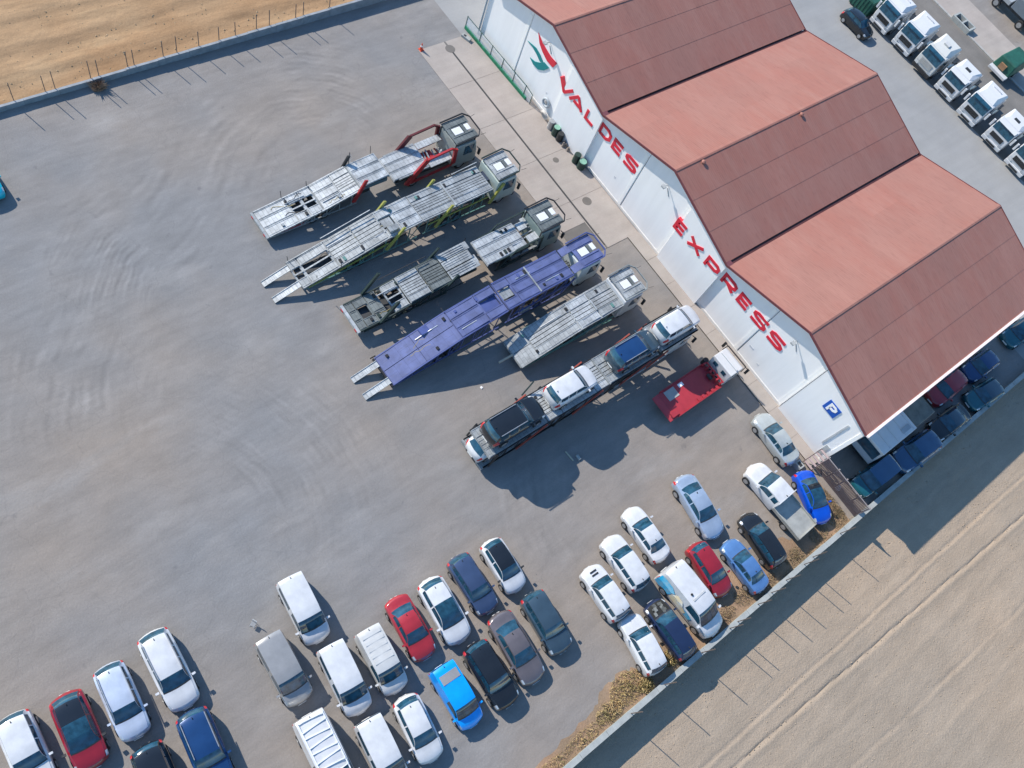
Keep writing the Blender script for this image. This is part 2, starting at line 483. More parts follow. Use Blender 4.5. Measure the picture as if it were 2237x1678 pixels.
# ------------------------------------------------------------------ hall with three visible gables
ROOFR = None
def roof_mat():
    m = bpy.data.materials.new('red_roof_sheet')
    m.use_nodes = True
    n = m.node_tree.nodes; l = m.node_tree.links
    b = n['Principled BSDF']
    b.inputs['Roughness'].default_value = .62
    b.inputs['Specular IOR Level'].default_value = .35
    g = n.new('ShaderNodeNewGeometry')
    def noise(sc_, det, mpv=None, seed=0.0):
        t = n.new('ShaderNodeTexNoise')
        t.inputs['Scale'].default_value = sc_; t.inputs['Detail'].default_value = det; t.inputs['Roughness'].default_value = .6
        if mpv:
            mp = n.new('ShaderNodeMapping'); mp.inputs['Scale'].default_value = mpv; mp.inputs['Location'].default_value = (seed, seed, 0)
            l.new(g.outputs[0], mp.inputs[0]); l.new(mp.outputs[0], t.inputs[0])
        else:
            l.new(g.outputs[0], t.inputs[0])
        return t.outputs[0]
    def mix(f, a, c, lo, hi):
        r = n.new('ShaderNodeMapRange'); r.inputs[1].default_value = lo; r.inputs[2].default_value = hi
        l.new(f, r.inputs[0])
        x = n.new('ShaderNodeMix'); x.data_type = 'RGBA'
        l.new(r.outputs[0], x.inputs[0])
        for i, v in ((6, a), (7, c)):
            if isinstance(v, tuple): x.inputs[i].default_value = (*v, 1)
            else: l.new(v, x.inputs[i])
        return x.outputs[2]
    c = mix(noise(.16, 4), (0.312, 0.130, 0.098), (0.300, 0.142, 0.110), .4, .62)
    c = mix(noise(.5, 5, (.25, 1.6, 1)), c, (0.330, 0.160, 0.124), .46, .72)
    c = mix(noise(3.0, 6, (.3, 2.2, 1), 7.0), c, (0.235, 0.105, 0.082), .50, .85)
    oi = n.new('ShaderNodeObjectInfo')
    rr_ = n.new('ShaderNodeMapRange'); rr_.inputs[3].default_value = .965; rr_.inputs[4].default_value = 1.035
    l.new(oi.outputs['Random'], rr_.inputs[0])
    hv = n.new('ShaderNodeHueSaturation'); l.new(rr_.outputs[0], hv.inputs['Value']); l.new(c, hv.inputs['Color'])
    l.new(hv.outputs[0], b.inputs['Base Color'])
    wv = n.new('ShaderNodeTexWave'); wv.wave_type = 'BANDS'; wv.bands_direction = 'Y'
    wv.inputs['Scale'].default_value = 1.6; wv.inputs['Distortion'].default_value = 0
    l.new(g.outputs[0], wv.inputs[0])
    bp = n.new('ShaderNodeBump'); bp.inputs['Strength'].default_value = .07; bp.inputs['Distance'].default_value = .04
    l.new(wv.outputs[1], bp.inputs['Height']); l.new(bp.outputs[0], b.inputs['Normal'])
    return m
ROOFR = roof_mat()
ROOFD = mat('roof_trim_red', (0.15, 0.045, 0.05), .55, var=.15)
GUTD = mat('valley_gutter_dark', (0.075, 0.022, 0.02), .6, var=.3)
WALLW = mat('white_wall_render', (0.80, 0.80, 0.80), .7, var=.04, scale=1.3, stretch=(1, 1, .12))
WALLS = mat('wall_trim_white', (0.84, 0.84, 0.82), .6, var=.03)
JOINT = mat('wall_joint_grey', (0.30, 0.32, 0.34), .8)
GUTW = mat('gutter_pale', (0.70, 0.62, 0.60), .5, var=.1)

BAY, ZV, ZR, DEP, OV = 15.6, 6.05, 8.19, 25.1, 0.46
hall = empty('warehouse', (0, 0, 0), 0, 'white walled warehouse with three red gabled roofs and red lettering', 'warehouse')
def zroof(x):
    t = ((x - 0.0) / BAY) % 1.0
    return ZV + (ZR - ZV) * (1 - abs(2 * t - 1))
# backing wall, 8 cm behind the panels: makes the joints read as recesses
poly = [(-15.55, 0), (31.15, 0)] + [(31.15, ZV - .12), (23.4, ZR - .12), (15.6, ZV - .12), (7.8, ZR - .12), (0, ZV - .12), (-7.8, ZR - .12), (-15.55, ZV - .12)]
MB().prism_y(poly, .10, .25).build('backing_wall', JOINT, hall)
PROT = .235
splits = {-1: (-15.6, -10.35, -4.65, 0), 0: (0, 5.2, 10.55, 15.6), 1: (15.6, 20.75, 26.2, 31.2)}
for k, sp in splits.items():
    for i in range(3):
        x0, x1 = sp[i] + (.03 if i else 0.0), sp[i + 1] - .03 * (i < 2)
        xm = (sp[0] + sp[3]) / 2
        pts = [(x0, 0.0), (x1, 0.0), (x1, zroof(x1 - 1e-4) - .06)]
        if x0 < xm < x1: pts.append((xm, ZR - .06))
        pts.append((x0, zroof(x0 + 1e-4) - .06))
        y0 = -PROT if i == 2 else 0.0
        MB().prism_y(pts, y0, .095).build('wall_panel', WALLW, hall)
        if i:      # raised cover strip on the left of each joint
            xs_ = sp[i]
            MB().box(xs_ - .42, xs_ - .10, -.035, -.001, .25, zroof(xs_) - .9).build('cover_strip', WALLS, hall)
    # plinth
    MB().box(sp[0] + .35, sp[2] - .02, -.05, -.002, 0.1, .34).build('plinth', mat('plinth_grey', (0.66, 0.64, 0.61), .8), hall)
# end corner pilaster and blue-grey corner tube
MB().box(31.14, 31.42, -.30, 0.2, 0, ZV - .15).build('corner_pilaster', WALLS, hall)
MB().box(30.2, 30.34, -.29, -.24, 1.6, 5.0).build('wall_conduit', mat('conduit_grey', (0.45, 0.47, 0.48), .6), hall)
MB().box(30.6, 30.95, -.30, -.24, .5, 1.9).build('wall_cabinet', mat('cabinet_grey', (0.42, 0.44, 0.44), .6), hall)
MB().cyl((-15.72, -.1, 0), (-15.72, -.1, 6.0), .09, 8).build('corner_tube', mat('corner_tube_grey', (0.33, 0.37, 0.40), .5), hall)  # thin blue-grey tube along the wall corner
# side and rear walls
MB().box(31.0, 31.2, .26, DEP - .3, 0, ZV - .2).build('side_wall', WALLW, hall)
MB().box(-15.6, -15.4, .26, DEP - .3, 0, ZV - .2).build('side_wall', WALLW, hall)
MB().prism_y([(x, z) for x, z in poly], DEP - .45, DEP - .25).build('rear_wall', WALLW, hall)
# roof courses: three overlapping sheets per slope
def slope(xa, za, xb, zb, n=3):
    for i in range(n):
        t0, t1 = i / n, (i + 1) / n
        up = zb > za
        x0, x1 = xa + (xb - xa) * t0, xa + (xb - xa) * t1
        z0, z1 = za + (zb - za) * t0, za + (zb - za) * t1
        # lower end of every sheet lies 3 cm over the next one
        lap = 0.022
        if up: q0, q1 = z0 + lap, z1 + .008
        else: q0, q1 = z0 + .008, z1 + lap
        if up and i == 0: q0 = z0 + .01
        if (not up) and i == n - 1: q1 = z1 + .01
        ex = .06 if i < n - 1 else 0
        th = .045
        nb_ = 7
        for j in range(nb_):
            ya = -OV + (DEP + OV) * j / nb_; yb = -OV + (DEP + OV) * (j + 1) / nb_
            dz = .004 * (j % 2)
            MB().hexa([(x0, ya, q0 - th + dz), (x1, ya, q1 - th + dz), (x1, yb, q1 - th + dz), (x0, yb, q0 - th + dz), (x0, ya, q0 + dz), (x1, ya, q1 + dz), (x1, yb, q1 + dz), (x0, yb, q0 + dz)]).build('roof_sheet', ROOFR, hall)
for k in (-1, 0, 1):
    x0 = k * BAY
    xr = x0 + BAY / 2
    end = x0 + BAY
    slope(x0 + .16, ZV + .04, xr, ZR)
    if k == 1: slope(xr, ZR, end + .28, ZV - .08)
    else: slope(xr, ZR, end - .16, ZV + .04)
    # ridge cap: two folded strips
    MB().add([(xr - .26, -OV - .02, ZR - .03), (xr, -OV - .02, ZR + .05), (xr + .14, -OV - .02, ZR + .02), (xr - .26, DEP + .02, ZR - .03), (xr, DEP + .02, ZR + .05), (xr + .14, DEP + .02, ZR + .02),
              (xr + .15, -OV - .02, ZR - .05), (xr + .15, DEP + .02, ZR - .05)],
             [(0, 1, 4, 3), (1, 2, 5, 4), (2, 6, 7, 5)]).build('ridge_cap', ROOFR, hall)
    # rake flashing along the front and rear roof edge
    for ya, yb in ((-OV - .05, -OV - .004), (DEP + .004, DEP + .05)):
        for (xa, za, xb, zb) in ((x0, ZV, xr, ZR), (xr, ZR, end + (.28 if k == 1 else 0), ZV - (.08 if k == 1 else 0))):
            MB().hexa([(xa, ya, za - .16), (xb, ya, zb - .16), (xb, yb, zb - .16), (xa, yb, za - .16), (xa, ya, za + .06), (xb, ya, zb + .06), (xb, yb, zb + .06), (xa, yb, za + .06)]).build('rake_flashing', ROOFD, hall)
    if k < 1:
        MB().box(end - .15, end + .15, -OV - .03, DEP - .05, ZV - .16, ZV - .06).build('valley_gutter', GUTD, hall)
    if k < 1:
        MB().box(end - .19, end + .19, -OV - .056, -OV + .5, ZV - .052, ZV + .062).build('valley_flashing', ROOFD, hall)
    # soffit strip under the overhang
    for (xa, za, xb, zb) in ((x0, ZV, xr, ZR), (xr, ZR, end, ZV)):
        MB().hexa([(xa, -OV, za - .10), (xb, -OV, zb - .10), (xb, .1, zb - .10), (xa, .1, za - .10), (xa, -OV, za - .055), (xb, -OV, zb - .055), (xb, .1, zb - .055), (xa, .1, za - .055)]).build('soffit', WALLS, hall)
# eave gutter on the south-east side
gx = 31.48
MB().add([(gx, -OV - .1, 5.95), (gx + .16, -OV - .1, 5.95), (gx + .20, -OV - .1, 6.08), (gx - .0, -OV - .1, 6.06), (gx, DEP, 5.95), (gx + .16, DEP, 5.95), (gx + .20, DEP, 6.08), (gx, DEP, 6.06)],
         [(0, 1, 5, 4), (1, 2, 6, 5), (0, 4, 7, 3), (0, 3, 2, 1), (2, 3, 7, 6)]).build('eave_gutter', GUTW, hall)
for (x, y) in ((8.08, 2.3), (8.08, 14.2)):
    o = MB().cyl((x + .12, y, ZR - .12), (x + .12, y, ZR + .06), .15, 10, .13).build('roof_vent', ROOFR, hall)
    MB().cyl((x + .12, y, ZR + .06), (x + .12, y, ZR + .14), .19, 10, .06).build('vent_cowl', ROOFR, o)
# gable lamps on brackets
LMP = mat('lamp_grey', (0.35, 0.37, 0.38), .5)
for x in (-7.85, 7.8, 23.2):
    MB().bar((x, -.02, 6.15), (x, -.5, 6.3), .06).build('lamp_bracket', LMP, hall)
    MB().box(x - .16, x + .16, -.72, -.42, 6.2, 6.34).build('flood_lamp', LMP, hall)
    MB().bar((x + .1, -.03, 5.9), (x + .55, -.03, 5.4), .05).build('lamp_cable', LMP, hall)

# ---- lettering
RED = mat('sign_red', (0.62, 0.022, 0.045), .45, var=.05)
TEAL = mat('sign_teal', (0.0, 0.20, 0.21), .45, var=.05)
BLUE = mat('sign_blue', (0.005, 0.085, 0.42), .45, var=.05)
SWHITE = mat('sign_white', (0.85, 0.85, 0.85), .5, var=0)
STK = {'V': [[(0, 1), (.47, 0), (.53, 0), (1, 1)]], 'A': [[(0, 0), (.46, 1), (.54, 1), (1, 0)], [(.3, .26), (.86, .26)]], 'L': [[(0, 1), (0, 0), (1, 0)]],
       'D': [[(0, -.08), (0, 1), (.7, 1), (1, .75), (1, .25), (.7, 0), (0.05, 0)]], 'E': [[(1, 1), (0, 1), (0, 0), (1, 0)], [(.02, .5), (.92, .5)]],
       'S': [[(1.04, 1), (.2, 1), (0, .85), (0, .66), (.18, .52), (.82, .48), (1, .34), (1, .15), (.8, 0), (-.06, 0)]], 'X': [[(0, 1), (1, 0)], [(0, 0), (1, 1)]],
       'P': [[(0, -.08), (0, 1), (.8, 1), (1, .85), (1, .52), (.8, .37), (.05, .37)]], 'R': [[(0, -.08), (0, 1), (.8, 1), (1, .85), (1, .52), (.8, .37), (.05, .37)], [(.42, .37), (1, -.04)]]}
def ribbon(mb, pl, th, y0, y1):
    n = len(pl)
    L, R_ = [], []
    for i, p in enumerate(pl):
        p = Vector(p)
        d0 = (p - Vector(pl[i - 1])).normalized() if i else None
        d1 = (Vector(pl[i + 1]) - p).normalized() if i < n - 1 else None
        a = d0 or d1; b = d1 or d0
        na = Vector((-a.y, a.x)); nb = Vector((-b.y, b.x))
        mt = (na + nb)
        mt = mt / max(.35, mt.length_squared / 2) if mt.length > 1e-3 else na
        mt = mt * (th / 2)
        if mt.length > th: mt = mt.normalized() * th
        L.append(p + mt); R_.append(p - mt)
    vs = [(q.x, y, q.y) for y in (y0, y1) for q in L + R_]
    fs = []
    for i in range(n - 1):
        f = (i, i + 1, n + i + 1, n + i)
        fs.append(f); fs.append(tuple(2 * n + j for j in f)[::-1])
        fs.append((i, i + 2 * n, i + 1 + 2 * n, i + 1)); fs.append((n + i, n + i + 1, 3 * n + i + 1, 3 * n + i))
    fs.append((0, n, 3 * n, 2 * n)); fs.append((n - 1, 3 * n - 1, 4 * n - 1, 2 * n - 1))
    mb.add(vs, fs)
LET = [('V', -5.45, -3.55), ('A', -3.88, -2.0), ('L', -1.68, -.45), ('D', -.02, 1.42), ('E', 1.7, 2.95), ('S', 3.3, 4.85),
       ('E', 10.15, 11.4), ('X', 11.82, 13.48), ('P', 13.97, 15.45), ('R', 15.82, 17.35), ('E', 17.75, 19.05), ('S', 19.45, 21.05), ('S', 21.4, 22.98)]
TH = .27
for ch, x0, x1 in LET:
    prot = (x0 > -4.7 and x1 < 0.02) or (10.5 < x0 < 15.6)
    strad = ch == 'V' or (ch == 'E' and 10 < x0 < 10.5)
    yb = -PROT if (prot or strad) else 0.0
    mb = MB()
    for si, st in enumerate(STK[ch]):
        pl = [(x0 + TH / 2 + p[0] * (x1 - x0 - TH), 3.90 + TH / 2 + p[1] * (1.15 - TH)) for p in st]
        ribbon(mb, pl, TH, yb - .05 - si * .006, yb - .004 if not strad else -.004)
    o = mb.build('sign_letter', RED, hall)
# emblem: red and teal swooshes
def flat(name, pts, m, y0=-.05, y1=-.004, parent=hall):
    return MB().prism_y(pts, y0, y1).build(name, m, parent)
flat('emblem_swoosh', [(-9.3, 5.85), (-8.8, 5.16), (-8.2, 4.80), (-7.46, 4.54), (-6.65, 4.56), (-6.38, 5.25), (-7.2, 5.2), (-7.95, 5.34), (-8.6, 5.52)], RED)
flat('emblem_swoosh', [(-10.1, 4.27), (-9.33, 4.26), (-8.68, 4.08), (-8.15, 3.84), (-7.66, 4.04), (-8.30, 4.36), (-8.95, 4.52), (-9.5, 4.42)], TEAL)
flat('emblem_swoosh', [(-9.25, 3.22), (-8.69, 3.0), (-8.0, 3.05), (-7.40, 3.52), (-6.95, 4.2), (-7.66, 4.18), (-8.05, 3.76), (-8.62, 3.36)], TEAL, -.056)
ps = MB().box(28.02, 29.2, -PROT - .05, -PROT - .004, 4.16, 5.28).build('parking_sign', BLUE, hall, bevel=.0)
mb = MB(); ribbon(mb, [(28.36, 4.32), (28.36, 5.08), (28.75, 5.08), (28.9, 4.98), (28.9, 4.82), (28.75, 4.7), (28.4, 4.7)], .2, -PROT - .075, -PROT - .052)
mb.build('sign_letter', SWHITE, ps)
for (x, z, s) in ((21.3, 1.9, .22), (22.6, 1.2, .10), (3.4, 2.0, .09), (-6.3, 2.0, .07)):
    MB().box(x - s, x + s, -.02, -.002, z - .08, z + .08).build('wall_stain_patch', mat('patch_grey', (0.58, 0.60, 0.62), .8), hall)

# ------------------------------------------------------------------ cars (lofted bodies)
def pchip(xs, ys):
    n = len(xs)
    h = [xs[i + 1] - xs[i] for i in range(n - 1)]
    d = [(ys[i + 1] - ys[i]) / h[i] for i in range(n - 1)]
    m = [d[0]] + [0.0] * (n - 2) + [d[-1]]
    for i in range(1, n - 1):
        if d[i - 1] * d[i] > 0:
            a, b = 2 * h[i] + h[i - 1], h[i] + 2 * h[i - 1]
            m[i] = (a + b) / (a / d[i - 1] + b / d[i])
    def f(x):
        if x <= xs[0]: return ys[0]
        if x >= xs[-1]: return ys[-1]
        i = 0
        while x > xs[i + 1]: i += 1
        t = (x - xs[i]) / h[i]
        return (ys[i] * (1 + 2 * t) * (1 - t) ** 2 + h[i] * m[i] * t * (1 - t) ** 2 + ys[i + 1] * t * t * (3 - 2 * t) + h[i] * m[i + 1] * t * t * (t - 1))
    return f

# t, half-width factor, belt height, top height, roof width factor   (nominal 4.2 x 1.78 m)
CT = {
 'hatch': dict(L=4.1, W=1.76, H=1.47, ws=(.585, .755), rw=(.055, .15), sw=((.13, .385), (.405, .70)), roof=(.15, .585),
   k=[(0, .78, .52, .54, .86), (.015, .87, .72, .78, .84), (.05, .94, .93, 1.00, .80), (.155, .98, .96, 1.39, .72), (.28, 1, .95, 1.455, .73), (.45, 1, .93, 1.47, .73), (.58, 1, .92, 1.42, .73), (.76, .985, .90, .965, .84), (.88, .955, .82, .87, .82), (.955, .91, .71, .76, .80), (.985, .83, .60, .63, .8), (1, .74, .47, .48, .8)]),
 'sedan': dict(L=4.5, W=1.78, H=1.43, ws=(.575, .735), rw=(.175, .305), sw=((.25, .42), (.435, .68)), roof=(.305, .575),
   k=[(0, .76, .50, .52, .86), (.015, .86, .72, .76, .86), (.045, .93, .88, .93, .84), (.165, .97, .93, .99, .82), (.31, .99, .94, 1.36, .69), (.40, 1, .93, 1.425, .71), (.5, 1, .92, 1.43, .71), (.57, 1, .91, 1.39, .71), (.74, .985, .88, .945, .84), (.87, .955, .81, .86, .82), (.955, .91, .69, .74, .8), (.985, .83, .59, .62, .8), (1, .73, .46, .47, .8)]),
 'suv': dict(L=4.4, W=1.84, H=1.66, ws=(.595, .735), rw=(.03, .095), sw=((.10, .25), (.265, .43), (.445, .69)), roof=(.095, .595),
   k=[(0, .80, .62, .66, .88), (.012, .89, .86, .94, .85), (.03, .94, 1.04, 1.16, .82), (.10, .98, 1.08, 1.58, .76), (.22, 1, 1.07, 1.65, .77), (.45, 1, 1.05, 1.66, .77), (.59, 1, 1.04, 1.60, .77), (.74, .99, 1.02, 1.10, .86), (.87, .965, .96, 1.02, .84), (.955, .93, .84, .91, .82), (.985, .86, .70, .75, .82), (1, .77, .55, .56, .82)]),
 'estate': dict(L=4.6, W=1.80, H=1.50, ws=(.60, .755), rw=(.035, .11), sw=((.12, .28), (.295, .44), (.455, .71)), roof=(.11, .60),
   k=[(0, .79, .54, .57, .87), (.012, .88, .76, .82, .85), (.035, .94, .94, 1.03, .82), (.115, .98, .97, 1.42, .74), (.25, 1, .96, 1.49, .74), (.45, 1, .94, 1.50, .74), (.595, 1, .93, 1.44, .74), (.76, .985, .90, .965, .85), (.88, .955, .83, .88, .83), (.955, .91, .71, .76, .80), (.985, .83, .60, .63, .8), (1, .74, .47, .48, .8)]),
 'van': dict(L=4.3, W=1.80, H=1.82, ws=(.665, .825), rw=(.006, .02), sw=((.09, .43), (.50, .77)), roof=(.02, .665),
   k=[(0, .90, .60, .70, .95), (.006, .945, 1.02, 1.16, .90), (.02, .96, 1.05, 1.70, .86), (.06, .98, 1.06, 1.79, .85), (.3, 1, 1.05, 1.82, .85), (.5, 1, 1.04, 1.82, .85), (.66, 1, 1.03, 1.74, .83), (.83, .985, .99, 1.07, .87), (.915, .95, .90, .96, .85), (.97, .90, .75, .80, .83), (.99, .83, .62, .66, .82), (1, .75, .51, .52, .82)]),
 'cab': dict(L=3.3, W=1.82, H=1.72, ws=(.44, .63), rw=(.004, .008), sw=((.06, .20), (.25, .55)), roof=(.008, .44),
   k=[(0, .985, .85, 1.55, .88), (.004, .99, 1.05, 1.66, .86), (.03, 1, 1.06, 1.71, .84), (.25, 1, 1.05, 1.72, .82), (.43, 1, 1.04, 1.65, .80), (.635, .985, 1.02, 1.11, .86), (.82, .96, .95, 1.02, .84), (.94, .89, .80, .87, .82), (.98, .79, .66, .70, .82), (1, .69, .52, .53, .82)]),
}
NC = 9
CARM = {}
def car_meshes(kind):
    if kind in CARM: return CARM[kind]
    T = CT[kind]
    ks = T['k']
    fn = [pchip([r[0] for r in ks], [r[i] for r in ks]) for i in range(1, 5)]
    marks = sorted(set([r[0] for r in ks] + list(T['ws']) + [T['ws'][1] - .016] + list(T['rw']) + list(T['roof']) + [x for s in T['sw'] for x in s] + [.9, .965, .02, .06, .40 if kind != 'van' else .47]))
    ts = []
    for a, b in zip(marks, marks[1:]):
        if b - a < .003: continue
        n = max(1, int(round((b - a) / .028)))
        ts += [a + (b - a) * i / n for i in range(n)]
    ts.append(1.0)
    L, W = T['L'], T['W']
    grid = []
    for t in ts:
        wf, zb, zt, wr = (f(t) for f in fn)
        wb = .955 if kind in ('van', 'cab') else .865
        wv = W / 2 * wf; wrr = wv * (wr if kind in ('van', 'cab') or zt - zb < .25 else wr - .05)
        zs = zt - .045 * min(1, (zt - zb) / .2)
        half = [(wv * .93, .21), (wv * .985, .21 + (zb - .21) * .34), (wv, .21 + (zb - .21) * .80), (wv * .97, zb),
                (wv * wb + (wrr - wv * wb) * .10, zb + .015 + (zs - zb) * .10), (wv * wb + (wrr - wv * wb) * .86, zb + (zs - zb) * .86),
                (wrr, zs), (wrr * .55, zt - .012 * min(1, (zt - zb) / .2)), (0, zt)]
        sm = lambda q: q * q * (3 - 2 * q)
        bow = .17 * sm(max(0, (t - .5) / .5)) - .16 * sm(max(0, (.5 - t) / .5))
        if kind in ('van', 'cab') and t < .5: bow *= .25
        row = []
        for s in (1, -1):
            pts = [(L * (t - .5) + bow * (1 - (y / max(wv, .01)) ** 2) - bow * .8, s * y, z) for y, z in half]
            row.append(pts)
        grid.append(row[0] + row[1][:-1][::-1])      # 17 points
    parts = {}
    ncol = 2 * NC - 1
    def region(t, c):
        cc = c if c < NC - 1 else ncol - 2 - c      # 0..7 column band
        a, b = T['ws']
        side = 'L' if c < NC - 1 else 'R'
        if cc >= 6 and b - .016 <= t < b: return 'scuttle'
        if cc >= 6 and a <= t < b: return 'windscreen'
        a, b = T['rw']
        if cc >= 6 and a <= t < b and kind != 'cab': return 'rear_window'
        if cc == 4:
            for i, (a, b) in enumerate(T['sw']):
                if a <= t < b: return 'side_window|%s%d' % (side, i)
        if cc >= 6:
            a, b = T['roof']
            if a <= t < b:
                return 'roof_panel' if t < .40 + (.0) else 'roof_front'
            if T['ws'][1] + .01 <= t < .955: return 'bonnet'
        if cc in (2, 3) and .90 <= t < .965: return 'headlight|' + side
        lim = .06
        if kind != 'cab' and cc in (2, 3) and .0 <= t < (lim if kind != 'van' else .02): return 'tail_light|' + side
        return 'body'
    for i in range(len(ts) - 1):
        tm = (ts[i] + ts[i + 1]) / 2
        for c in range(ncol - 1):
            parts.setdefault(region(tm, c), []).append([grid[i][c], grid[i][c + 1], grid[i + 1][c + 1], grid[i + 1][c]])
    parts['body'].append(grid[0][::-1]); parts['body'].append(grid[-1])
    out = {}
    for nm, fl in parts.items():
        idx = {}; vs = []; fs = []
        for f in fl:
            q = []
            for p in f:
                k = (round(p[0], 4), round(p[1], 4), round(p[2], 4))
                if k not in idx: idx[k] = len(vs); vs.append(k)
                if idx[k] not in q: q.append(idx[k])
            if len(q) > 2: fs.append(q)
        out[nm] = MB().add(vs, fs).mesh(nm.split('|')[0], True, 50)
    CARM[kind] = out
    return out

WH = {}
def wheel_mesh(r, wd):
    k = (r, wd)
    if k not in WH:
        WH[k] = (MB().cyl((0, -wd / 2, 0), (0, wd / 2, 0), r, 16).mesh('wheel', True, 30), MB().cyl((0, -wd / 2 - .012, 0), (0, wd / 2 + .012, 0), r * .62, 12).mesh('rim', True, 30))
    return WH[k]
MIR = MB().hexa([(-.07, -.10, -.05), (.06, -.09, -.05), (.04, .10, -.05), (-.07, .10, -.05), (-.08, -.11, .08), (.05, -.09, .09), (.03, .10, .08), (-.08, .10, .08)]).mesh('mirror')
RAILM = MB().bar((-1, 0, 0), (1, 0, 0), .045, .05).mesh('roof_rail')
ANTM = MB().hexa([(-.09, -.02, -.02), (.05, -.02, -.02), (.05, .02, -.02), (-.09, .02, -.02), (-.12, -.01, .09), (-.08, -.01, .09), (-.08, .01, .09), (-.12, .01, .09)]).mesh('antenna')
def fz(kind, t):
    ks = CT[kind]['k']
    return pchip([q[0] for q in ks], [q[3] for q in ks])(t)
PLM = MB().box(-.01, .01, -.26, .26, -.055, .055).mesh('number_plate')

def car(kind, x, y, head, L, W=None, H=None, col_='white', label='', group=None, z=0.0, roof=None, rails=False, name=None, cat='car', dark_mirror=False, metal=0.0, bonnet=None, windows=True, rearglass=True, glassroof=False):
    T = CT[kind]
    W = W or T['W'] * (.35 + .65 * L / T['L']); H = H or T['H']
    r = empty(name or {'hatch': 'parked_hatchback', 'sedan': 'parked_saloon', 'suv': 'parked_suv', 'estate': 'parked_estate_car', 'van': 'parked_van', 'cab': 'parked_pickup'}[kind], (x, y, z), math.radians(head), label, cat, group, (L / T['L'], W / T['W'], H / T['H']))
    pm = PAINTS[col_]
    rm = {'black': PAINTS['black'], 'glass': GLASS, None: pm}[roof] if not isinstance(roof, bpy.types.Material) else roof
    for nm, me in car_meshes(kind).items():
        b = nm.split('|')[0]
        m = pm; nn = b
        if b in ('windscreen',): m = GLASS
        elif b == 'scuttle': m = BLACK
        elif b == 'rear_window': m = GLASS if rearglass else pm; nn = 'rear_window' if rearglass else 'rear_door'
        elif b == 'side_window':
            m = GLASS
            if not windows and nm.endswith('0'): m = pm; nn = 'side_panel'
        elif b == 'headlight': m = HEADL
        elif b == 'tail_light': m = TAILL
        elif b in ('roof_panel', 'roof_front'): m = rm
        elif b == 'bonnet' and bonnet: m = bonnet
        if b == 'roof_front' and glassroof: m = GLASS; nn = 'sunroof'
        if b == 'roof_front' and not glassroof: nn = 'roof_panel'
        link(nn, me, m, r)
    rr = .33 if kind in ('suv', 'cab') else .31
    wm, rmm = wheel_mesh(rr, .22)
    xf, xb = T['L'] * .305, -T['L'] * (.30 if kind != 'cab' else .16)
    if kind == 'cab': xb = None
    for xx in (xf, xb):
        if xx is None: continue
        for s in (1, -1):
            o = link('wheel', wm, TYRE, r)
            o.location = (xx, s * (T['W'] / 2 - .085), rr)
            p = link('rim', rmm, RIM, o)
    mm = BLACK if dark_mirror else pm
    for s in (1, -1):
        o = link('mirror', MIR, mm, r)
        o.location = (T['L'] * (T['ws'][1] - .5 - .05), s * (T['W'] / 2 + .11), 1.0 if kind in ('hatch', 'sedan', 'estate') else 1.12)
        o.scale = (1, s, 1)
    o = link('antenna', ANTM, BLACK, r)
    o.location = (T['L'] * (T['roof'][0] - .5) + .18, 0, fz(kind, T['roof'][0] + .04))
    if rails:
        for s in (1, -1):
            o = link('roof_rail', RAILM, RIM if rails == 1 else BLACK, r)
            o.location = (T['L'] * ((T['roof'][0] + T['roof'][1]) / 2 - .5), s * T['W'] * .36 * (.77 / .77), T['H'] - .0)
            o.scale = (T['L'] * (T['roof'][1] - T['roof'][0]) * .46, 1, 1)
    for xx in (T['L'] / 2 + .03, -T['L'] / 2 - .02):
        if kind == 'cab' and xx < 0: continue
        o = link('number_plate', PLM, PLATE, r)
        o.location = (xx, 0, .45)
    return r

PAINTS = {'white': paint('white', (0.55, 0.56, 0.575)), 'offwhite': paint('offwhite', (0.52, 0.52, 0.505)), 'silverblue': paint('silverblue', (0.36, 0.44, 0.55), .35), 'paleblue': paint('paleblue', (0.50, 0.56, 0.66), .2),
          'silver': paint('silver', (0.44, 0.48, 0.49), .4), 'beige': paint('beige_grey', (0.33, 0.325, 0.315), .3), 'black': paint('black', (0.012, 0.014, 0.017)), 'darkblue': paint('dark_blue', (0.055, 0.085, 0.16), .35), 'navy': paint('navy', (0.012, 0.05, 0.15), .2),
          'slate': paint('slate', (0.05, 0.085, 0.115), .3), 'brown': paint('brown_grey', (0.155, 0.135, 0.14), .35), 'red': paint('red', (0.33, 0.022, 0.03)), 'darkred': paint('dark_red', (0.25, 0.012, 0.022)), 'azure': paint('azure', (0.0, 0.29, 0.80)), 'cyan': paint('cyan', (0.0, 0.42, 0.55)),
          'royal': paint('royal_blue', (0.0, 0.065, 0.48)), 'midblue': paint('mid_blue', (0.10, 0.22, 0.45), .3), 'teal': paint('teal', (0.012, 0.10, 0.13), .2), 'pickupgrey': paint('pickup_grey', (0.3, 0.3, 0.28)), 'shadeblue': paint('shade_blue', (0.03, 0.085, 0.17), .2), 'inkblue': paint('ink_blue', (0.012, 0.022, 0.06))}

G1 = 'cars parked in rows at the bottom of the yard'
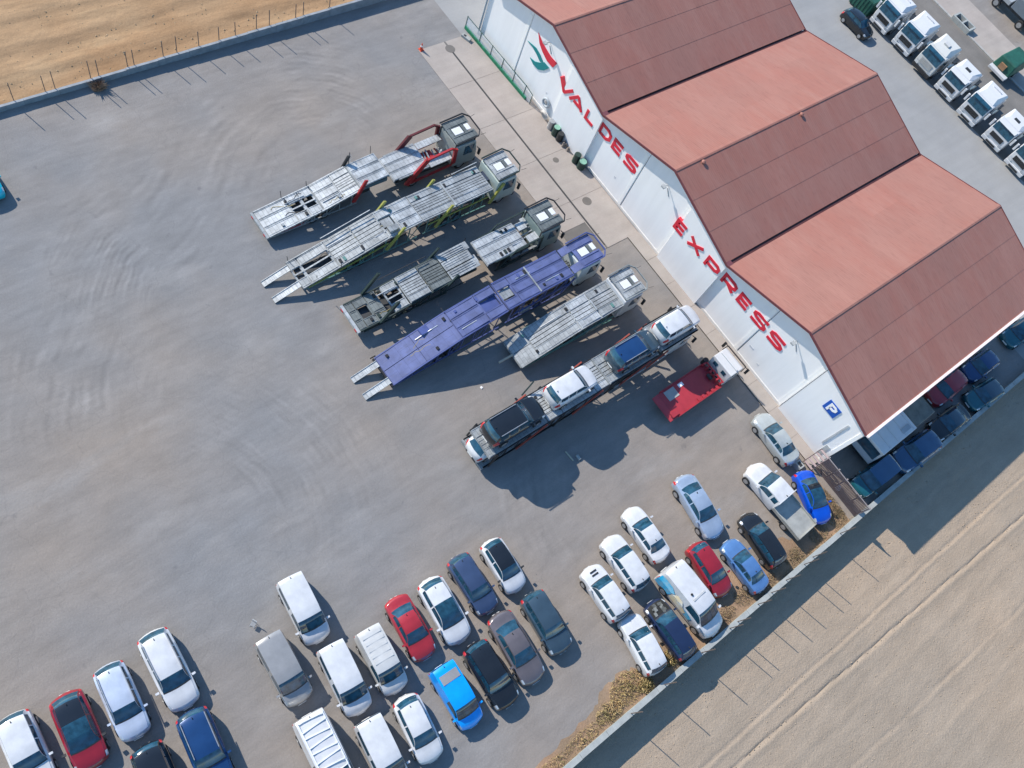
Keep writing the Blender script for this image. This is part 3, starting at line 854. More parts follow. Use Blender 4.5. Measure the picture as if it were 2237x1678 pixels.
# bottom left block
car('suv', 18.22, -53.76, -3.1, 4.25, col_='white', label='white SUV cut by the left edge, last car of the lower left row', group=G1, H=1.6)
car('hatch', 18.72, -51.28, -4.3, 4.3, col_='darkred', roof='black', glassroof=True, label='dark red hatchback with a black roof in the lower left row', group=G1, dark_mirror=True)
car('estate', 18.60, -48.89, -4.4, 4.35, col_='paleblue', label='pale blue estate car beside the dark red hatchback', group=G1, rails=1)
car('estate', 18.47, -46.18, -2.7, 4.75, col_='white', label='white estate car with silver roof rails at the end of the lower left row', group=G1, rails=1)
car('suv', 23.42, -49.14, -5.0, 4.3, col_='black', label='black car cut by the bottom edge behind the pale blue estate', group=G1, roof='black')
car('suv', 23.25, -46.51, -5.7, 4.4, col_='navy', label='navy blue SUV with roof rails cut by the bottom edge', group=G1, rails=1)
# vans
car('van', 19.72, -38.40, -4.6, 4.2, col_='white', label='white van standing alone at the head of the van block', group=G1, cat='van', H=1.78)
car('van', 22.05, -41.03, -2.2, 4.25, col_='beige', label='beige grey van beside the small folding chair', group=G1, cat='van', H=1.8)
car('van', 24.44, -38.46, -5.6, 4.3, col_='white', label='white van with side windows between the beige van and the ribbed roof van', group=G1, cat='van', H=1.78)
B4 = car('van', 24.78, -36.14, -4.0, 4.1, col_='offwhite', label='small off-white panel van with ribbed roof beside the red saloon', group=G1, cat='van', H=1.74, windows=False, rearglass=False)
C1 = car('van', 27.5, -41.46, -4.4, 5.2, W=1.98, col_='white', label='large white van with white crossbars on its roof at the bottom edge', group=G1, cat='van', H=2.15, windows=False, rearglass=False)
car('van', 29.1, -38.83, -5.6, 4.2, col_='white', label='white van cut by the bottom edge beside the roof crossbar van', group=G1, cat='van', H=1.78)
car('hatch', 29.18, -36.43, -6.5, 4.0, col_='white', label='small white hatchback with roof spoiler beside the bright blue van', group=G1)
# middle block
car('hatch', 24.23, -26.50, -2.3, 3.75, col_='white', roof='black', label='white small hatchback with a black roof', group=G1, dark_mirror=True, H=1.5)
car('estate', 24.11, -28.88, -1.0, 4.15, col_='darkblue', label='slate blue estate car between two white hatchbacks', group=G1)
car('hatch', 24.44, -31.32, -3.7, 4.4, col_='white', glassroof=True, label='white hatchback with a dark glass roof panel beside the red saloon', group=G1)
car('sedan', 24.14, -33.66, -3.7, 4.2, col_='red', label='red saloon with bluish windows in the middle car block', group=G1)
car('suv', 28.73, -26.27, -3.8, 4.2, col_='slate', label='slate grey SUV at the right end of the middle car block', group=G1, H=1.58)
car('sedan', 28.85, -28.81, -3.5, 4.8, col_='brown', label='brownish grey saloon between the slate SUV and the black SUV', group=G1)
car('suv', 29.24, -31.11, -1.5, 4.3, col_='black', label='black SUV with bright lamps between the brown saloon and the blue van', group=G1, roof='black')
D8 = car('van', 29.02, -33.55, -2.0, 4.0, col_='azure', label='bright azure blue van with a grey roof hatch', group=G1, cat='van', H=1.78, windows=False)
# right block
G2 = 'cars parked beside the boundary wall'
car('sedan', 27.99, -16.69, 177.5, 4.2, col_='white', label='white saloon nearest the yard, below the blue silver saloon', group=G2)
car('suv', 28.68, -19.29, 178.0, 4.05, col_='white', label='white SUV between the white saloon and the SUV with hood vents', group=G2, H=1.6)
F3 = car('suv', 29.46, -21.76, 178.5, 3.95, col_='white', label='white SUV with dark bonnet vents at the left of the wall block', group=G2, H=1.62)
car('suv', 33.45, -21.70, 172.0, 4.0, col_='white', label='white SUV parked tail to the wall beside the dry grass', group=G2, H=1.6)
F5 = car('estate', 33.83, -19.41, 178.3, 4.25, col_='inkblue', label='dark blue car without bonnet showing its engine', group=G2, bonnet=mat('engine_bay_black', (0.012, 0.013, 0.012), .8))
F6 = car('van', 33.24, -17.0, 3.1, 5.3, W=2.0, col_='white', label='white high roof van with turquoise picture on its side', group=G2, cat='van', H=2.2, windows=False, rearglass=False)
car('hatch', 32.42, -14.27, -4.6, 4.0, col_='darkred', label='faded red hatchback between the picture van and the light blue saloon', group=G2)
car('sedan', 33.73, -11.82, 179.0, 4.1, col_='midblue', label='light blue saloon parked tail to the wall', group=G2)
car('sedan', 28.61, -11.89, -7.0, 4.95, col_='silverblue', label='silver blue saloon alone above the right car block', group=G2)
car('estate', 33.11, -9.34, 175.7, 4.25, col_='black', label='black car with chrome trim between the light blue saloon and the pickup', group=G2, roof='black')
car('sedan', 33.0, -3.40, -17.0, 4.15, col_='royal', roof='black', glassroof=True, label='vivid blue saloon beside the pickup near the metal gate', group=G2)
car('sedan', 28.03, -2.72, 176.5, 4.5, col_='silver', label='silver saloon parked along the warehouse pavement', group=G2)
# pickup with flat tray
F11 = car('cab', 30.2, -6.12, -178.0, 3.35, W=1.95, H=1.78, col_='white', label='white pickup truck with an open grey flatbed', group=G2, cat='pickup')
TRAYM = mat('tray_grey_metal', (0.36, 0.36, 0.33), .55, .2, var=.2, scale=1.2)
MB().box(-4.35, -1.62, -.93, .93, .78, .84).build('tray_floor', TRAYM, F11)
for s in (1, -1):
    MB().box(-4.35, -1.62, s * .93, s * .98, .70, 1.0).build('tray_side', TRAYM, F11)
MB().box(-4.40, -4.35, -.98, .98, .70, .98).build('tailgate', TRAYM, F11)
MB().box(-1.62, -1.57, -.95, .95, .80, 1.72).build('headboard', PAINTS['white'], F11)
MB().box(-4.2, -1.2, -.4, .4, .45, .7).build('chassis', CHASSIS, F11)
for s in (1, -1):
    wm, rmm = wheel_mesh(.34, .24)
    o = link('wheel', wm, TYRE, F11); o.location = (-3.1, s * .82, .34); link('rim', rmm, RIM, o)
# van extras
for i in range(5):
    MB().box(-1.75 + i * .42, -1.53 + i * .42, -.62, .62, 1.808, 1.824).build('roof_rib', PAINTS['offwhite'], B4)
CB = mat('roof_bar_white', (0.72, 0.74, 0.76), .5)
for i in range(8):
    x0 = -1.9 + i * .37
    MB().bar((x0 + (.05 if i % 2 else -.04), -.66, 1.835), (x0 + (-.03 if i % 2 else .06), .66, 1.835), .05, .035).build('roof_crossbar', CB, C1)
for s in (1, -1):
    MB().bar((-1.98, s * .66, 1.80), (.9, s * .66, 1.80), .05, .06).build('roof_rack_rail', CB, C1)
MB().box(-1.55, -.95, -.62, .62, 1.812, 1.834).build('roof_hatch', mat('hatch_grey', (0.24, 0.24, 0.25), .5), D8)
MB().box(-.1, .0, -.5, .5, 1.81, 1.84).build('roof_lamp_strip', mat('lamp_strip_grey', (0.45, 0.46, 0.46), .5), F6)
MB().cyl((-.35, -.35, 1.8), (-.35, -.35, 1.88), .07, 10).build('roof_vent', BLACK, F6)
TQ = mat('decal_turquoise', (0.02, 0.34, 0.55), .4, var=.5, scale=2.2, dirt=(0.30, 0.52, 0.62))
TN = mat('decal_sand', (0.62, 0.50, 0.30), .45, var=.5, scale=2.0, dirt=(0.75, 0.78, 0.78))
def side_decal(root, pts, m, s=-1, off=.014):
    def yy(z): return (.90 if z < 1.04 else .90 - (z - 1.04) * .175) + off + (.012 if .9 < z < 1.2 else 0)
    n = len(pts)
    cx = sum(p[0] for p in pts) / n; cz = sum(p[1] for p in pts) / n
    vs = [(x, s * yy(z), z) for x, z in pts] + [(cx, s * yy(cz), cz)]
    MB().add(vs, [(i, (i + 1) % n, n) for i in range(n)]).build('side_decal', m, root)
side_decal(F6, [(-2.08, .50), (-1.75, .48), (-1.45, .62), (-1.1, .55), (-1.0, .80), (-1.02, 1.04), (-1.6, 1.04), (-2.1, 1.04)], TQ)
side_decal(F6, [(-2.08, 1.05), (-1.6, 1.05), (-1.02, 1.05), (-.85, 1.2), (-1.2, 1.45), (-1.7, 1.5), (-2.06, 1.45)], TQ)
side_decal(F6, [(-.98, .55), (-.2, .5), (.2, .5), (.25, .80), (-.1, 1.03), (-.95, 1.03)], TN)
side_decal(F6, [(-.95, 1.05), (-.1, 1.05), (-.3, 1.3), (-.7, 1.35)], TN)
side_decal(F6, [(.24, .55), (.62, .52), (.72, .88), (.35, 1.03), (-.03, 1.03), (.28, .82)], TQ)
for q in range(2):
    MB().box(1.42 + q * .26, 1.54 + q * .26, -.28, .28, 1.068 - q * .03, 1.085 - q * .03).build('bonnet_vent', BLACK, F3)
EB = mat('engine_parts', (0.16, 0.16, 0.14), .5, .4, var=.5, scale=9)
random.seed(5)
for i in range(12):
    a, b = random.uniform(1.25, 1.95), random.uniform(-.5, .5)
    s = random.uniform(.06, .17)
    MB().box(a - s, a + s, b - s * .8, b + s * .8, .72, .90 + random.uniform(0, .08)).build('engine_part', EB if i % 3 else mat('engine_cover', (0.30, 0.30, 0.27), .5, .3), F5)
# cars in the shaded lane behind the hall
G3 = 'cars in the shaded lane beside the warehouse'
car('van', 34.7, 2.3, -91, 4.1, col_='teal', label='dark teal van nearest the metal gate in the shaded lane', group=G3, cat='van', H=1.75, roof=PAINTS['shadeblue'])
car('suv', 35.25, 7.4, -93, 4.9, col_='shadeblue', label='blue SUV beside the white box lorry in the shaded lane', group=G3, H=1.65)
car('sedan', 35.2, 12.4, -92.5, 4.6, col_='black', label='dark saloon between the blue SUV and the green hatchback in the lane', group=G3, roof=PAINTS['slate'])
car('hatch', 35.3, 17.6, -95, 4.2, col_='teal', label='dark green hatchback with bright headlamps near the field wall', group=G3, roof=PAINTS['slate'])
car('estate', 32.95, 14.7, -89, 4.5, col_='darkred', label='dark red car half hidden by the roof edge', group=G3)
car('hatch', 33.3, 19.6, -91.5, 4.2, col_='navy', label='navy hatchback behind the dark red car under the eave', group=G3)
car('hatch', 33.2, 26.3, -92, 4.2, col_='teal', label='teal hatchback at the right edge behind the eave', group=G3)
# cars elsewhere
car('hatch', -16.75, -41.6, 3, 4.0, col_='cyan', label='cyan car cut by the left edge', H=1.5)
car('hatch', -1.5, 40.3, .8, 4.1, col_='black', label='black hatchback on the service road before the white lorries', roof='black')

# ------------------------------------------------------------------ car transporters
GALV = deck_mat('galvanised_deck', (0.33, 0.352, 0.36))
GALVL = deck_mat('galvanised_light', (0.44, 0.465, 0.475))
DKDECK = deck_mat('dark_grey_deck', (0.155, 0.175, 0.172))
PALED = deck_mat('pale_mint_deck', (0.345, 0.365, 0.37), .55, .15)
BLUED = deck_mat('violet_blue_deck', (0.098, 0.122, 0.265), .55, .05, dirt=.25, line=.28, cell=(1.1, .75))
BLUEL = mat('blue_frame', (0.075, 0.10, 0.26), .45, .1, var=.15)
REDF = mat('red_frame', (0.36, 0.022, 0.024), .42, 0, .3, var=.12)
YELF = mat('olive_yellow_frame', (0.34, 0.33, 0.075), .5, var=.15)
GRNF = mat('dark_green_frame', (0.018, 0.034, 0.03), .5, var=.25)
BLKF = mat('black_frame', (0.018, 0.018, 0.02), .5, var=.2)
ORGF = mat('red_brown_frame', (0.30, 0.055, 0.035), .5, var=.15)
CABW = mat('cab_white', (0.57, 0.58, 0.59), .35, 0, .4, var=.04)
PLK = {
 'full3': [(-1, -.36), (-.335, .335), (.36, 1)],
 'tracks': [(-1, -.42), (-.38, -.17), (-.12, .12), (.17, .38), (.42, 1)],
 'ribs': [(-1, -.52), (-.48, -.30), (-.25, -.10), (-.06, .06), (.10, .25), (.30, .48), (.52, 1)],
 'hole': [(-1, -.40), (-.045, .045), (.40, 1)],
 'sides': [(-1, -.42), (.42, 1)],
 'plain': [(-1, -.02), (.02, 1)],
}
HW = 1.13
SKIN = mat('deck_ridge', (0.50, 0.53, 0.53), .5, .3, var=.1)
def deck(root, u0, u1, z0, z1, st, m, hw=HW, crossm=None, beads=True):
    def zz(u): return z0 + (z1 - z0) * (u - u0) / (u1 - u0)
    for (a, b) in PLK[st]:
        p = MB().slab(a * hw, b * hw, u0 + .02, u1 - .02, z0, z1, .07).build('deck_plank', m, root)
        if beads and (b - a) * hw > .3:
            mb = MB()
            w_ = (b - a) * hw
            for q in ((.06, .10), (.90, .94)) if w_ < .9 else ((.03, .06), (.33, .35), (.65, .67), (.94, .97)):
                mb.slab(a * hw + w_ * q[0], a * hw + w_ * q[1], u0 + .06, u1 - .06, z0 + .03, z1 + .03, .028)
            mb.build('deck_bead', m, p)
    if st not in ('hole', 'sides'):
        MB().slab(-hw + .02, hw - .02, u0 + .1, u1 - .1, z0 - .14, z1 - .14, .03).build('gap_dark_plate', CHASSIS, root)  # dark plate added below the planks so their gaps look shaded
    cm = crossm or m
    for u in (u0 + .03, u1 - .03):
        MB().box(-hw - .02, hw + .02, u - .06, u + .06, zz(u) - .20, zz(u) - .075).build('cross_member', cm, root)
def rails(root, prof, m, hw=HW, wd=.08, ht=.16, dz=-.02):
    for s in (-1, 1):
        mb = MB()
        for (ua, za), (ub, zb) in zip(prof, prof[1:]):
            mb.bar((s * (hw + .055), ua, za + dz), (s * (hw + .055), ub, zb + dz), wd, ht)
        mb.build('side_rail', m, root)
def under(root, u0, u1, wheels, zc=.64, r=.42, skirt=None, tw=.28):
    MB().box(-.55, .55, u0 + .25, u1 - .15, zc - .28, zc - .05).build('chassis', CHASSIS, root)
    for u in wheels:
        wm, rm = wheel_mesh(r, tw)
        for s in (-1, 1):
            o = link('wheel', wm, TYRE, root)
            o.rotation_euler = (0, 0, math.pi / 2)
            o.location = (s * (HW - .18), u, r)
            link('rim', rm, RIM, o)
        MB().bar((-HW + .2, u, r), (HW - .2, u, r), .14).build('axle', CHASSIS, root)
    if skirt:
        mm, ua, ub, za, zb = skirt
        for s in (-1, 1):
            MB().box(s * (HW - .02), s * (HW + .02), ua, ub, za, zb).build('side_skirt', mm, root)
def lattice(root, prof, m, zc=.45, step=1.05, hw=HW, rams=True):
    """struts and diagonals between chassis and deck rails, rams and hoses"""
    def zat(u):
        for (ua, za), (ub, zb) in zip(prof, prof[1:]):
            if ua <= u <= ub: return za + (zb - za) * (u - ua) / (ub - ua)
        return prof[-1][1]
    for s in (-1, 1):
        u = prof[0][0] + .5; k = 0
        while u < prof[-1][0] - .3:
            z = zat(u) - .12
            if z - zc > .25:
                MB().bar((s * (hw + .03), u, zc), (s * (hw + .03), u, z), .06, .07).build('side_strut', m, root)
                if k % 2 == 0 and u + step < prof[-1][0]:
                    MB().bar((s * (hw + .03), u, zc + .05), (s * (hw + .03), u + step, zat(u + step) - .15), .045, .05).build('diagonal_brace', m, root)
            u += step; k += 1
        MB().bar((s * (hw + .03), prof[0][0] + .3, zc), (s * (hw + .03), prof[-1][0] - .2, zc), .07, .10).build('lower_rail', m, root)
    if rams:
        L = prof[-1][0] - prof[0][0]
        for (f0, f1, v) in ((.30, .44, -.62), (.62, .75, .6)):
            ua, ub = prof[0][0] + L * f0, prof[0][0] + L * f1
            MB().cyl((v, ua, zat(ua) + .06), (v, ub, zat(ub) + .06), .05, 8).build('hydraulic_ram', RIM, root)
            MB().cyl((v, ub, zat(ub) + .06), (v, ub + .5, zat(ub + .5) + .06), .028, 8).build('ram_rod', HEADL, root)
        rnd = random.Random(int(L * 100))
        for j in range(4):
            mb = MB(); u = prof[0][0] + L * rnd.uniform(.1, .7); v = rnd.uniform(-.9, .9)
            p = Vector((v, u, zat(u) + .03))
            for q in range(7):
                u2 = min(prof[-1][0], p.y + rnd.uniform(.12, .3)); v2 = max(-1.05, min(1.05, p.x + rnd.uniform(-.16, .16)))
                p2 = Vector((v2, u2, zat(u2) + .03)); mb.bar(p, p2, .035); p = p2
            mb.build(('hose', 'lashing_strap')[j % 2], BLKF if j % 2 == 0 else mat('strap_ochre', (0.30, 0.24, 0.10), .8), root)
        for j in range(5):
            u = prof[0][0] + L * rnd.uniform(.05, .95); v = rnd.choice((-.8, -.75, .78, .82))
            a_ = rnd.uniform(.1, .2)
            MB().box(v - a_, v + a_, u - .1, u + .1, zat(u) + .0, zat(u) + .13).build('wheel_chock', m if j % 2 else BLKF, root, bevel=.02)
def post(root, s, u0, z0, u1, z1, m, wd=.16, ht=.10, nm='lift_post', off=.16):
    MB().bar((s * (HW + off), u0, z0), (s * (HW + off), u1, z1), ht, wd, up=(0, 1, 0)).build(nm, m, root)
def stakes(root, us, z, h=.75, s=-1, m=None):
    for u in us:
        MB().bar((s * (HW + .12), u, z), (s * (HW + .16), u - .05, z + h), .035).build('stake', m or BLKF, root)
def lowcab(root, u0, u1, top, body, glass=True, hw=1.2, ladder=False):
    """day cab under the front deck: u1 is the nose"""
    pr = [(u0, .62), (u1 - .02, .48), (u1 + .06, 1.0), (u1, 1.55), (u1 - .30, top - .12), (u1 - .5, top), (u0, top)]
    c = MB().prism_x(pr, -hw, hw).build('cab', body, root, bevel=.05)
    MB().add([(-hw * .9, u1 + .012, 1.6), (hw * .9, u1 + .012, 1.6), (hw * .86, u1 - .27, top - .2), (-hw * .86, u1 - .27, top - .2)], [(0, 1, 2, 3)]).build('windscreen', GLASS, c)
    for s in (-1, 1):
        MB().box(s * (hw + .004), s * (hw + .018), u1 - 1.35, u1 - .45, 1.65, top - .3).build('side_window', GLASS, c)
        MB().box(s * (hw + .22), s * (hw + .42), u1 - .10, u1 + .02, 1.55, 2.15).build('mirror', BLACK, c)
        MB().bar((s * hw, u1 - .08, 2.1), (s * (hw + .35), u1 - .04, 2.15), .05).build('mirror_arm', BLACK, c)
        MB().box(s * .62, s * 1.05, u1 + .03, u1 + .075, .72, .95).build('headlight', HEADL, c)
        wm, rm = wheel_mesh(.48, .30)
        o = link('wheel', wm, TYRE, root); o.rotation_euler = (0, 0, math.pi / 2); o.location = (s * (hw - .2), u1 - 1.35, .48); link('rim', rm, RIM, o)
    MB().box(-hw, hw, u1 - .1, u1 + .10, .35, .66).build('bumper', BLACK, root, bevel=.03)
    mb = MB()
    for i in range(4): mb.box(-.8, .8, u1 + .03, u1 + .07, 1.02 + i * .11, 1.08 + i * .11)
    mb.build('grille', BLACK, c)
    return c
def cabdeck(root, u0, u1, z, m, frame, hole=(.15, .55), hw=HW, two=True, front_tilt=.15, vh=(-.42, .34), flaps=True, top=None):
    """frame deck over the cab, with an opening that shows the white cab roof"""
    L = u1 - u0
    a, b = u0 + L * hole[0], u0 + L * hole[1]
    v0, v1 = vh
    def zz(u): return z + front_tilt * (u - u0) / L
    for (x0, x1) in ((-hw, v0), (v1, hw)):
        MB().slab(x0, x1, u0, u1 - .25, zz(u0), zz(u1 - .25), .06).build('deck_plank', m, root)
        mb = MB()
        mb.slab(x0 + .1, x0 + .15, u0 + .1, u1 - .4, zz(u0) + .035, zz(u1) + .03, .03)
        mb.slab(x1 - .15, x1 - .1, u0 + .1, u1 - .4, zz(u0) + .035, zz(u1) + .03, .03)
        mb.build('deck_bead', m, root)
    MB().slab(v0 + .01, v1 - .01, u0 + .02, a, zz(u0), zz(a), .06).build('deck_plank', m, root)
    if two:
        mid = b - .02
        MB().slab(v0 + .01, v1 - .01, mid, mid + .24, zz(mid), zz(mid), .06).build('deck_plank', mat('deck_dark_insert', (0.10, 0.115, 0.115), .6), root)
        nb = mid + .24
    else:
        nb = b
    pan = mat('hatch_bright_white', (0.68, 0.69, 0.69), .4, var=.03)
    MB().box(v0 + .04, v1 - .04, a + .05, b - .08, zz(a) - .04, zz(a) + .03).build('roof_hatch', pan, root, bevel=.02)
    if two:
        MB().box(v0 + .06, v1 - .1, nb + .03, min(nb + .42, u1 - .28), zz(nb) - .04, zz(nb) + .03).build('roof_hatch', pan, root, bevel=.02)
    for k in range(0 if two else 3):
        MB().box(v0 + .02, v1 - .02, u1 - .62 + k * .16, u1 - .55 + k * .16, zz(u1) - .05, zz(u1) + .02).build('tread_bar', m, root)
    # hoop rail
    mb = MB()
    for s in (-1, 1):
        mb.bar((s * (hw + .06), u0 - .1, zz(u0) + .08), (s * (hw + .06), u1 - .35, zz(u1) + .10), .07, .12)
        mb.bar((s * (hw + .06), u1 - .35, zz(u1) + .10), (s * (hw - .40), u1 + .05, zz(u1) + .10), .07, .10)
    mb.bar((-(hw - .40), u1 + .05, zz(u1) + .10), (hw - .40, u1 + .05, zz(u1) + .10), .07, .10)
    mb.build('hoop_rail', frame, root)
    for s in (-1, 1):
        MB().bar((s * (hw - .1), u0 + .1, z - 1.2), (s * (hw - .1), u0 + .1, z - .07), .12).build('deck_leg', frame, root)
        MB().bar((s * (hw - .1), u1 - .5, z - .7), (s * (hw - .1), u1 - .5, z + .05), .08).build('deck_leg', frame, root)
    # antennas at the front corners
    MB().bar((-hw * .6, u1 + .05, z + .2), (-hw * .6 + .12, u1 + .35, z + .55), .025).build('antenna', BLKF, root)
    MB().bar((hw, u1 - .1, z + .2), (hw + .2, u1 + .15, z + .5), .025).build('antenna', BLKF, root)
def white_roof(c, u0, u1, z, vh=(-.5, .42)):
    MB().box(vh[0], vh[1], u0, u1, z, z + .05).build('cab_roof_hatch', CABW, c, bevel=.02)

def truck(name, x, y, head, label, cat, group=None):
    return empty(name, (x, y, 0), math.radians(head - 90), label, cat, group)
def ramps(root, m, z0, Lr=2.1, v=.74, wd=.46):
    for s in (-1, 1):
        mb = MB()
        mb.slab(s * v - wd / 2, s * v + wd / 2, -Lr, -.03, .05, z0 - .02, .06)
        r = mb.build('loading_ramp', m, root)
        mb = MB()
        for k in range(7):
            u = -Lr + .2 + k * .27
            zz_ = .05 + (z0 - .07) * (u + Lr) / Lr
            mb.box(s * v - wd / 2 + .04, s * v + wd / 2 - .04, u, u + .03, zz_, zz_ + .022)
        for q in (-1, 1):
            mb.slab(s * v + q * wd / 2 - .02, s * v + q * wd / 2 + .02, -Lr, -.03, .10, z0 + .03, .05)
        mb.build('ramp_tread', m, r)
GT = 'empty car transporters nosed towards the warehouse'

# --- 1: red framed carrier
t = truck('carrier_trailer', -5.5, -27.1, 90, 'grey deck carrier trailer with red arm, farthest from the parked cars', 'trailer', GT)
deck(t, 0, 2.42, .62, .95, 'full3', GALVL)
deck(t, 2.48, 3.4, .97, 1.08, 'hole', GALVL); deck(t, 3.46, 4.4, 1.09, 1.2, 'hole', GALVL)
deck(t, 4.48, 6.1, 1.25, 1.6, 'full3', GALVL); deck(t, 6.14, 7.5, 1.62, 1.95, 'ribs', GALVL)
deck(t, 7.58, 10.0, 2.12, 2.3, 'full3', GALVL)
MB().box(-HW, HW, 7.46, 7.62, 1.7, 2.02).build('hinge_beam', GALV, t)
rails(t, [(0, .6), (2.4, .93), (4.4, 1.18), (7.5, 1.9)], GALVL)
lattice(t, [(0, .6), (2.4, .93), (4.4, 1.18), (7.5, 1.9)], GALV)
under(t, 0, 9.0, (3.6, 4.6), r=.40, skirt=(REDF, .8, 2.9, .38, .62))
MB().bar((0, 9.0, .75), (0, 11.0, .72), .16).build('drawbar', CHASSIS, t)
MB().box(-HW + .05, HW - .05, 7.7, 9.9, 1.6, 1.95).build('neck_frame', mat('frame_blue_grey', (0.10, 0.15, 0.17), .5), t)
post(t, 1, 6.9, .9, 7.8, 3.0, REDF, .30, .12); post(t, -1, 7.2, 1.2, 7.9, 2.8, BLKF, .26, .12)
for k in range(5):
    MB().bar((-HW - .45, 8.15 + k * .0, 1.7 + k * .22), (-HW - .16, 8.15, 1.7 + k * .22), .03).build('ladder_rung', GALV, t)
MB().bar((-HW - .45, 8.15, 1.5), (-HW - .45, 8.15, 2.75), .04).build('ladder_rail', BLKF, t)
stakes(t, (2.3, 4.4, 6.5), 1.0); stakes(t, (9.8,), 2.2, .8); stakes(t, (4.2, 5.8), 1.2, .4, 1)
MB().box(-HW - .1, HW + .1, -.22, -.03, .40, .62).build('rear_bumper', GALV, t)
for s in (-1, 1): MB().box(s * .85 - .12, s * .85 + .12, -.26, -.22, .45, .57).build('tail_light', TAILL, t)

t = truck('carrier_lorry', -5.22, -16.35, 89.5, 'grey carrier lorry with tall red and black side hoops', 'lorry', GT)
deck(t, -.42, 2.75, 1.72, 1.95, 'full3', GALVL)
for (v0, v1, u0, u1, z) in ((-HW, -.55, 2.8, 5.0, 1.95), (.5, HW, 3.0, 5.0, 1.6)):
    MB().slab(v0, v1, u0, u1, z, z + .12, .07).build('deck_plank', GALVL, t)
random.seed(8)
for i in range(9):
    u = 3.0 + i * .22
    MB().bar((-.45, u, 1.5 + random.uniform(-.2, .2)), (.75, u + random.uniform(-.25, .25), 1.5 + random.uniform(-.2, .2)), .09).build('lift_linkage', GALV if i % 3 else REDF, t)
MB().cyl((-.1, 4.5, 1.2), (.2, 4.75, 1.7), .16, 10).build('hydraulic_pump', GALV, t)
MB().box(-.45, .3, 3.0, 3.9, 1.2, 1.5).build('winch_box', REDF, t)
for s in (-1, 1):
    mb = MB()
    P_ = [(.75, .75), (2.35, 2.9), (4.55, 3.15), (5.0, 2.85), (5.1, 1.2)]
    for i, ((ua, za), (ub, zb)) in enumerate(zip(P_, P_[1:])):
        mb.bar((s * (HW + .12), ua, za), (s * (HW + .12), ub, zb), .16, .50 if i == 0 else (.34 if i == 3 else .15), up=(0, 1, 0))
    mb.build('side_hoop', REDF if s > 0 else mat('hoop_dark_red', (0.10, 0.012, 0.014), .45), t)
    mb = MB(); mb.bar((s * (HW + .1), 1.2, .75), (s * (HW + .1), 5.0, 1.05), .10, .22)
    mb.build('sill_beam', REDF, t)
under(t, 0, 6.4, (1.5,), r=.46); rails(t, [(0, 1.7), (2.75, 1.9)], GALV)
c = lowcab(t, 5.15, 7.35, 2.95, mat('cab_grey_green', (0.26, 0.29, 0.28), .4, 0, .3, var=.08))
cabdeck(t, 5.1, 7.45, 3.2, DKDECK, BLKF, vh=(-.38, .36))

# --- 2: long grey carrier with yellow posts
t = truck('carrier_trailer', -.68, -27.2, 91, 'grey deck carrier trailer with yellow posts and lowered ramps', 'trailer', GT)
ramps(t, GALVL, .74)
deck(t, 0, .72, .72, .82, 'hole', PALED); deck(t, .76, 2.9, .83, 1.35, 'hole', PALED)
deck(t, 2.95, 5.0, 1.37, 1.85, 'tracks', PALED); deck(t, 5.05, 7.0, 1.86, 2.25, 'tracks', PALED)
deck(t, 7.05, 8.2, 2.28, 2.38, 'sides', GALVL); deck(t, 8.25, 10.0, 2.38, 2.45, 'full3', GALVL)
for (u0, u1, z) in ((7.05, 8.1, 2.36), (8.3, 9.9, 2.46)):
    MB().box(-.36, .32, u0 + .1, u1 - .1, z - .16, z - .08).build('deck_tray', PALED, t)
MB().box(.5, 1.0, 7.2, 8.0, 2.4, 2.62).build('tool_box', GALV, t, bevel=.03)
rails(t, [(0, .68), (2.9, 1.3), (7.0, 2.2), (10, 2.42)], PALED)
lattice(t, [(0, .68), (2.9, 1.3), (7.0, 2.2), (10, 2.42)], mat('mint_frame', (0.10, 0.22, 0.20), .5))
under(t, 0, 9.4, (3.9, 4.9), r=.40)
MB().box(-.4, .4, .75, 2.85, .55, .62).build('well_floor', CHASSIS, t)
post(t, 1, 6.9, .9, 8.2, 2.9, YELF, .26, .12); post(t, -1, 6.9, .9, 8.2, 2.9, YELF, .26, .12)
post(t, 1, .4, .6, 7.0, 1.6, YELF, .10, .06, 'sill_strip', .1)
MB().bar((-HW - .15, 2.8, 1.75), (-HW - .15, 6.9, 2.65), .05).build('hand_rail', GALVL, t)
stakes(t, (1.0, 3.0, 5.2), 1.4, .45, 1); stakes(t, (.2,), .8, .5)
MB().bar((0, 9.4, .75), (0, 10.4, .72), .16).build('drawbar', CHASSIS, t)
t = truck('carrier_lorry', -.92, -17.1, 90.2, 'grey carrier lorry with yellow posts, second from the boundary side', 'lorry', GT)
deck(t, 0, 2.95, 2.30, 2.42, 'ribs', GALV); deck(t, 3.02, 6.5, 2.44, 2.52, 'ribs', GALV)
MB().box(-HW - .03, HW + .03, 2.93, 3.05, 2.43, 2.53).build('deck_hinge', GALVL, t)
rails(t, [(0, 2.26), (6.5, 2.48)], PALED)
lattice(t, [(0, 2.26), (6.5, 2.48)], mat('mint_frame', (0.10, 0.22, 0.20), .5))
under(t, 0, 8.0, (2.4, 3.5), r=.46)
post(t, 1, 1.3, .8, 2.5, 2.9, YELF, .26, .12); post(t, 1, 6.5, .8, 7.4, 2.8, YELF, .26, .12); post(t, -1, 1.3, .8, 2.5, 2.9, YELF, .26, .12)
mb = MB()
for s in (-1, 1): mb.bar((s * 1.24, .5, 1.6), (s * 1.24, 6.2, 1.75), .06, .12)
mb.build('sill_beam', YELF, t)
c = lowcab(t, 6.9, 9.05, 2.98, mat('cab_mint', (0.40, 0.46, 0.42), .4, 0, .3, var=.08))
MB().box(-.7, .2, 6.55, 7.05, 2.0, 2.3).build('gearbox_cover', mat('dark_navy', (0.03, 0.045, 0.08), .5), t)
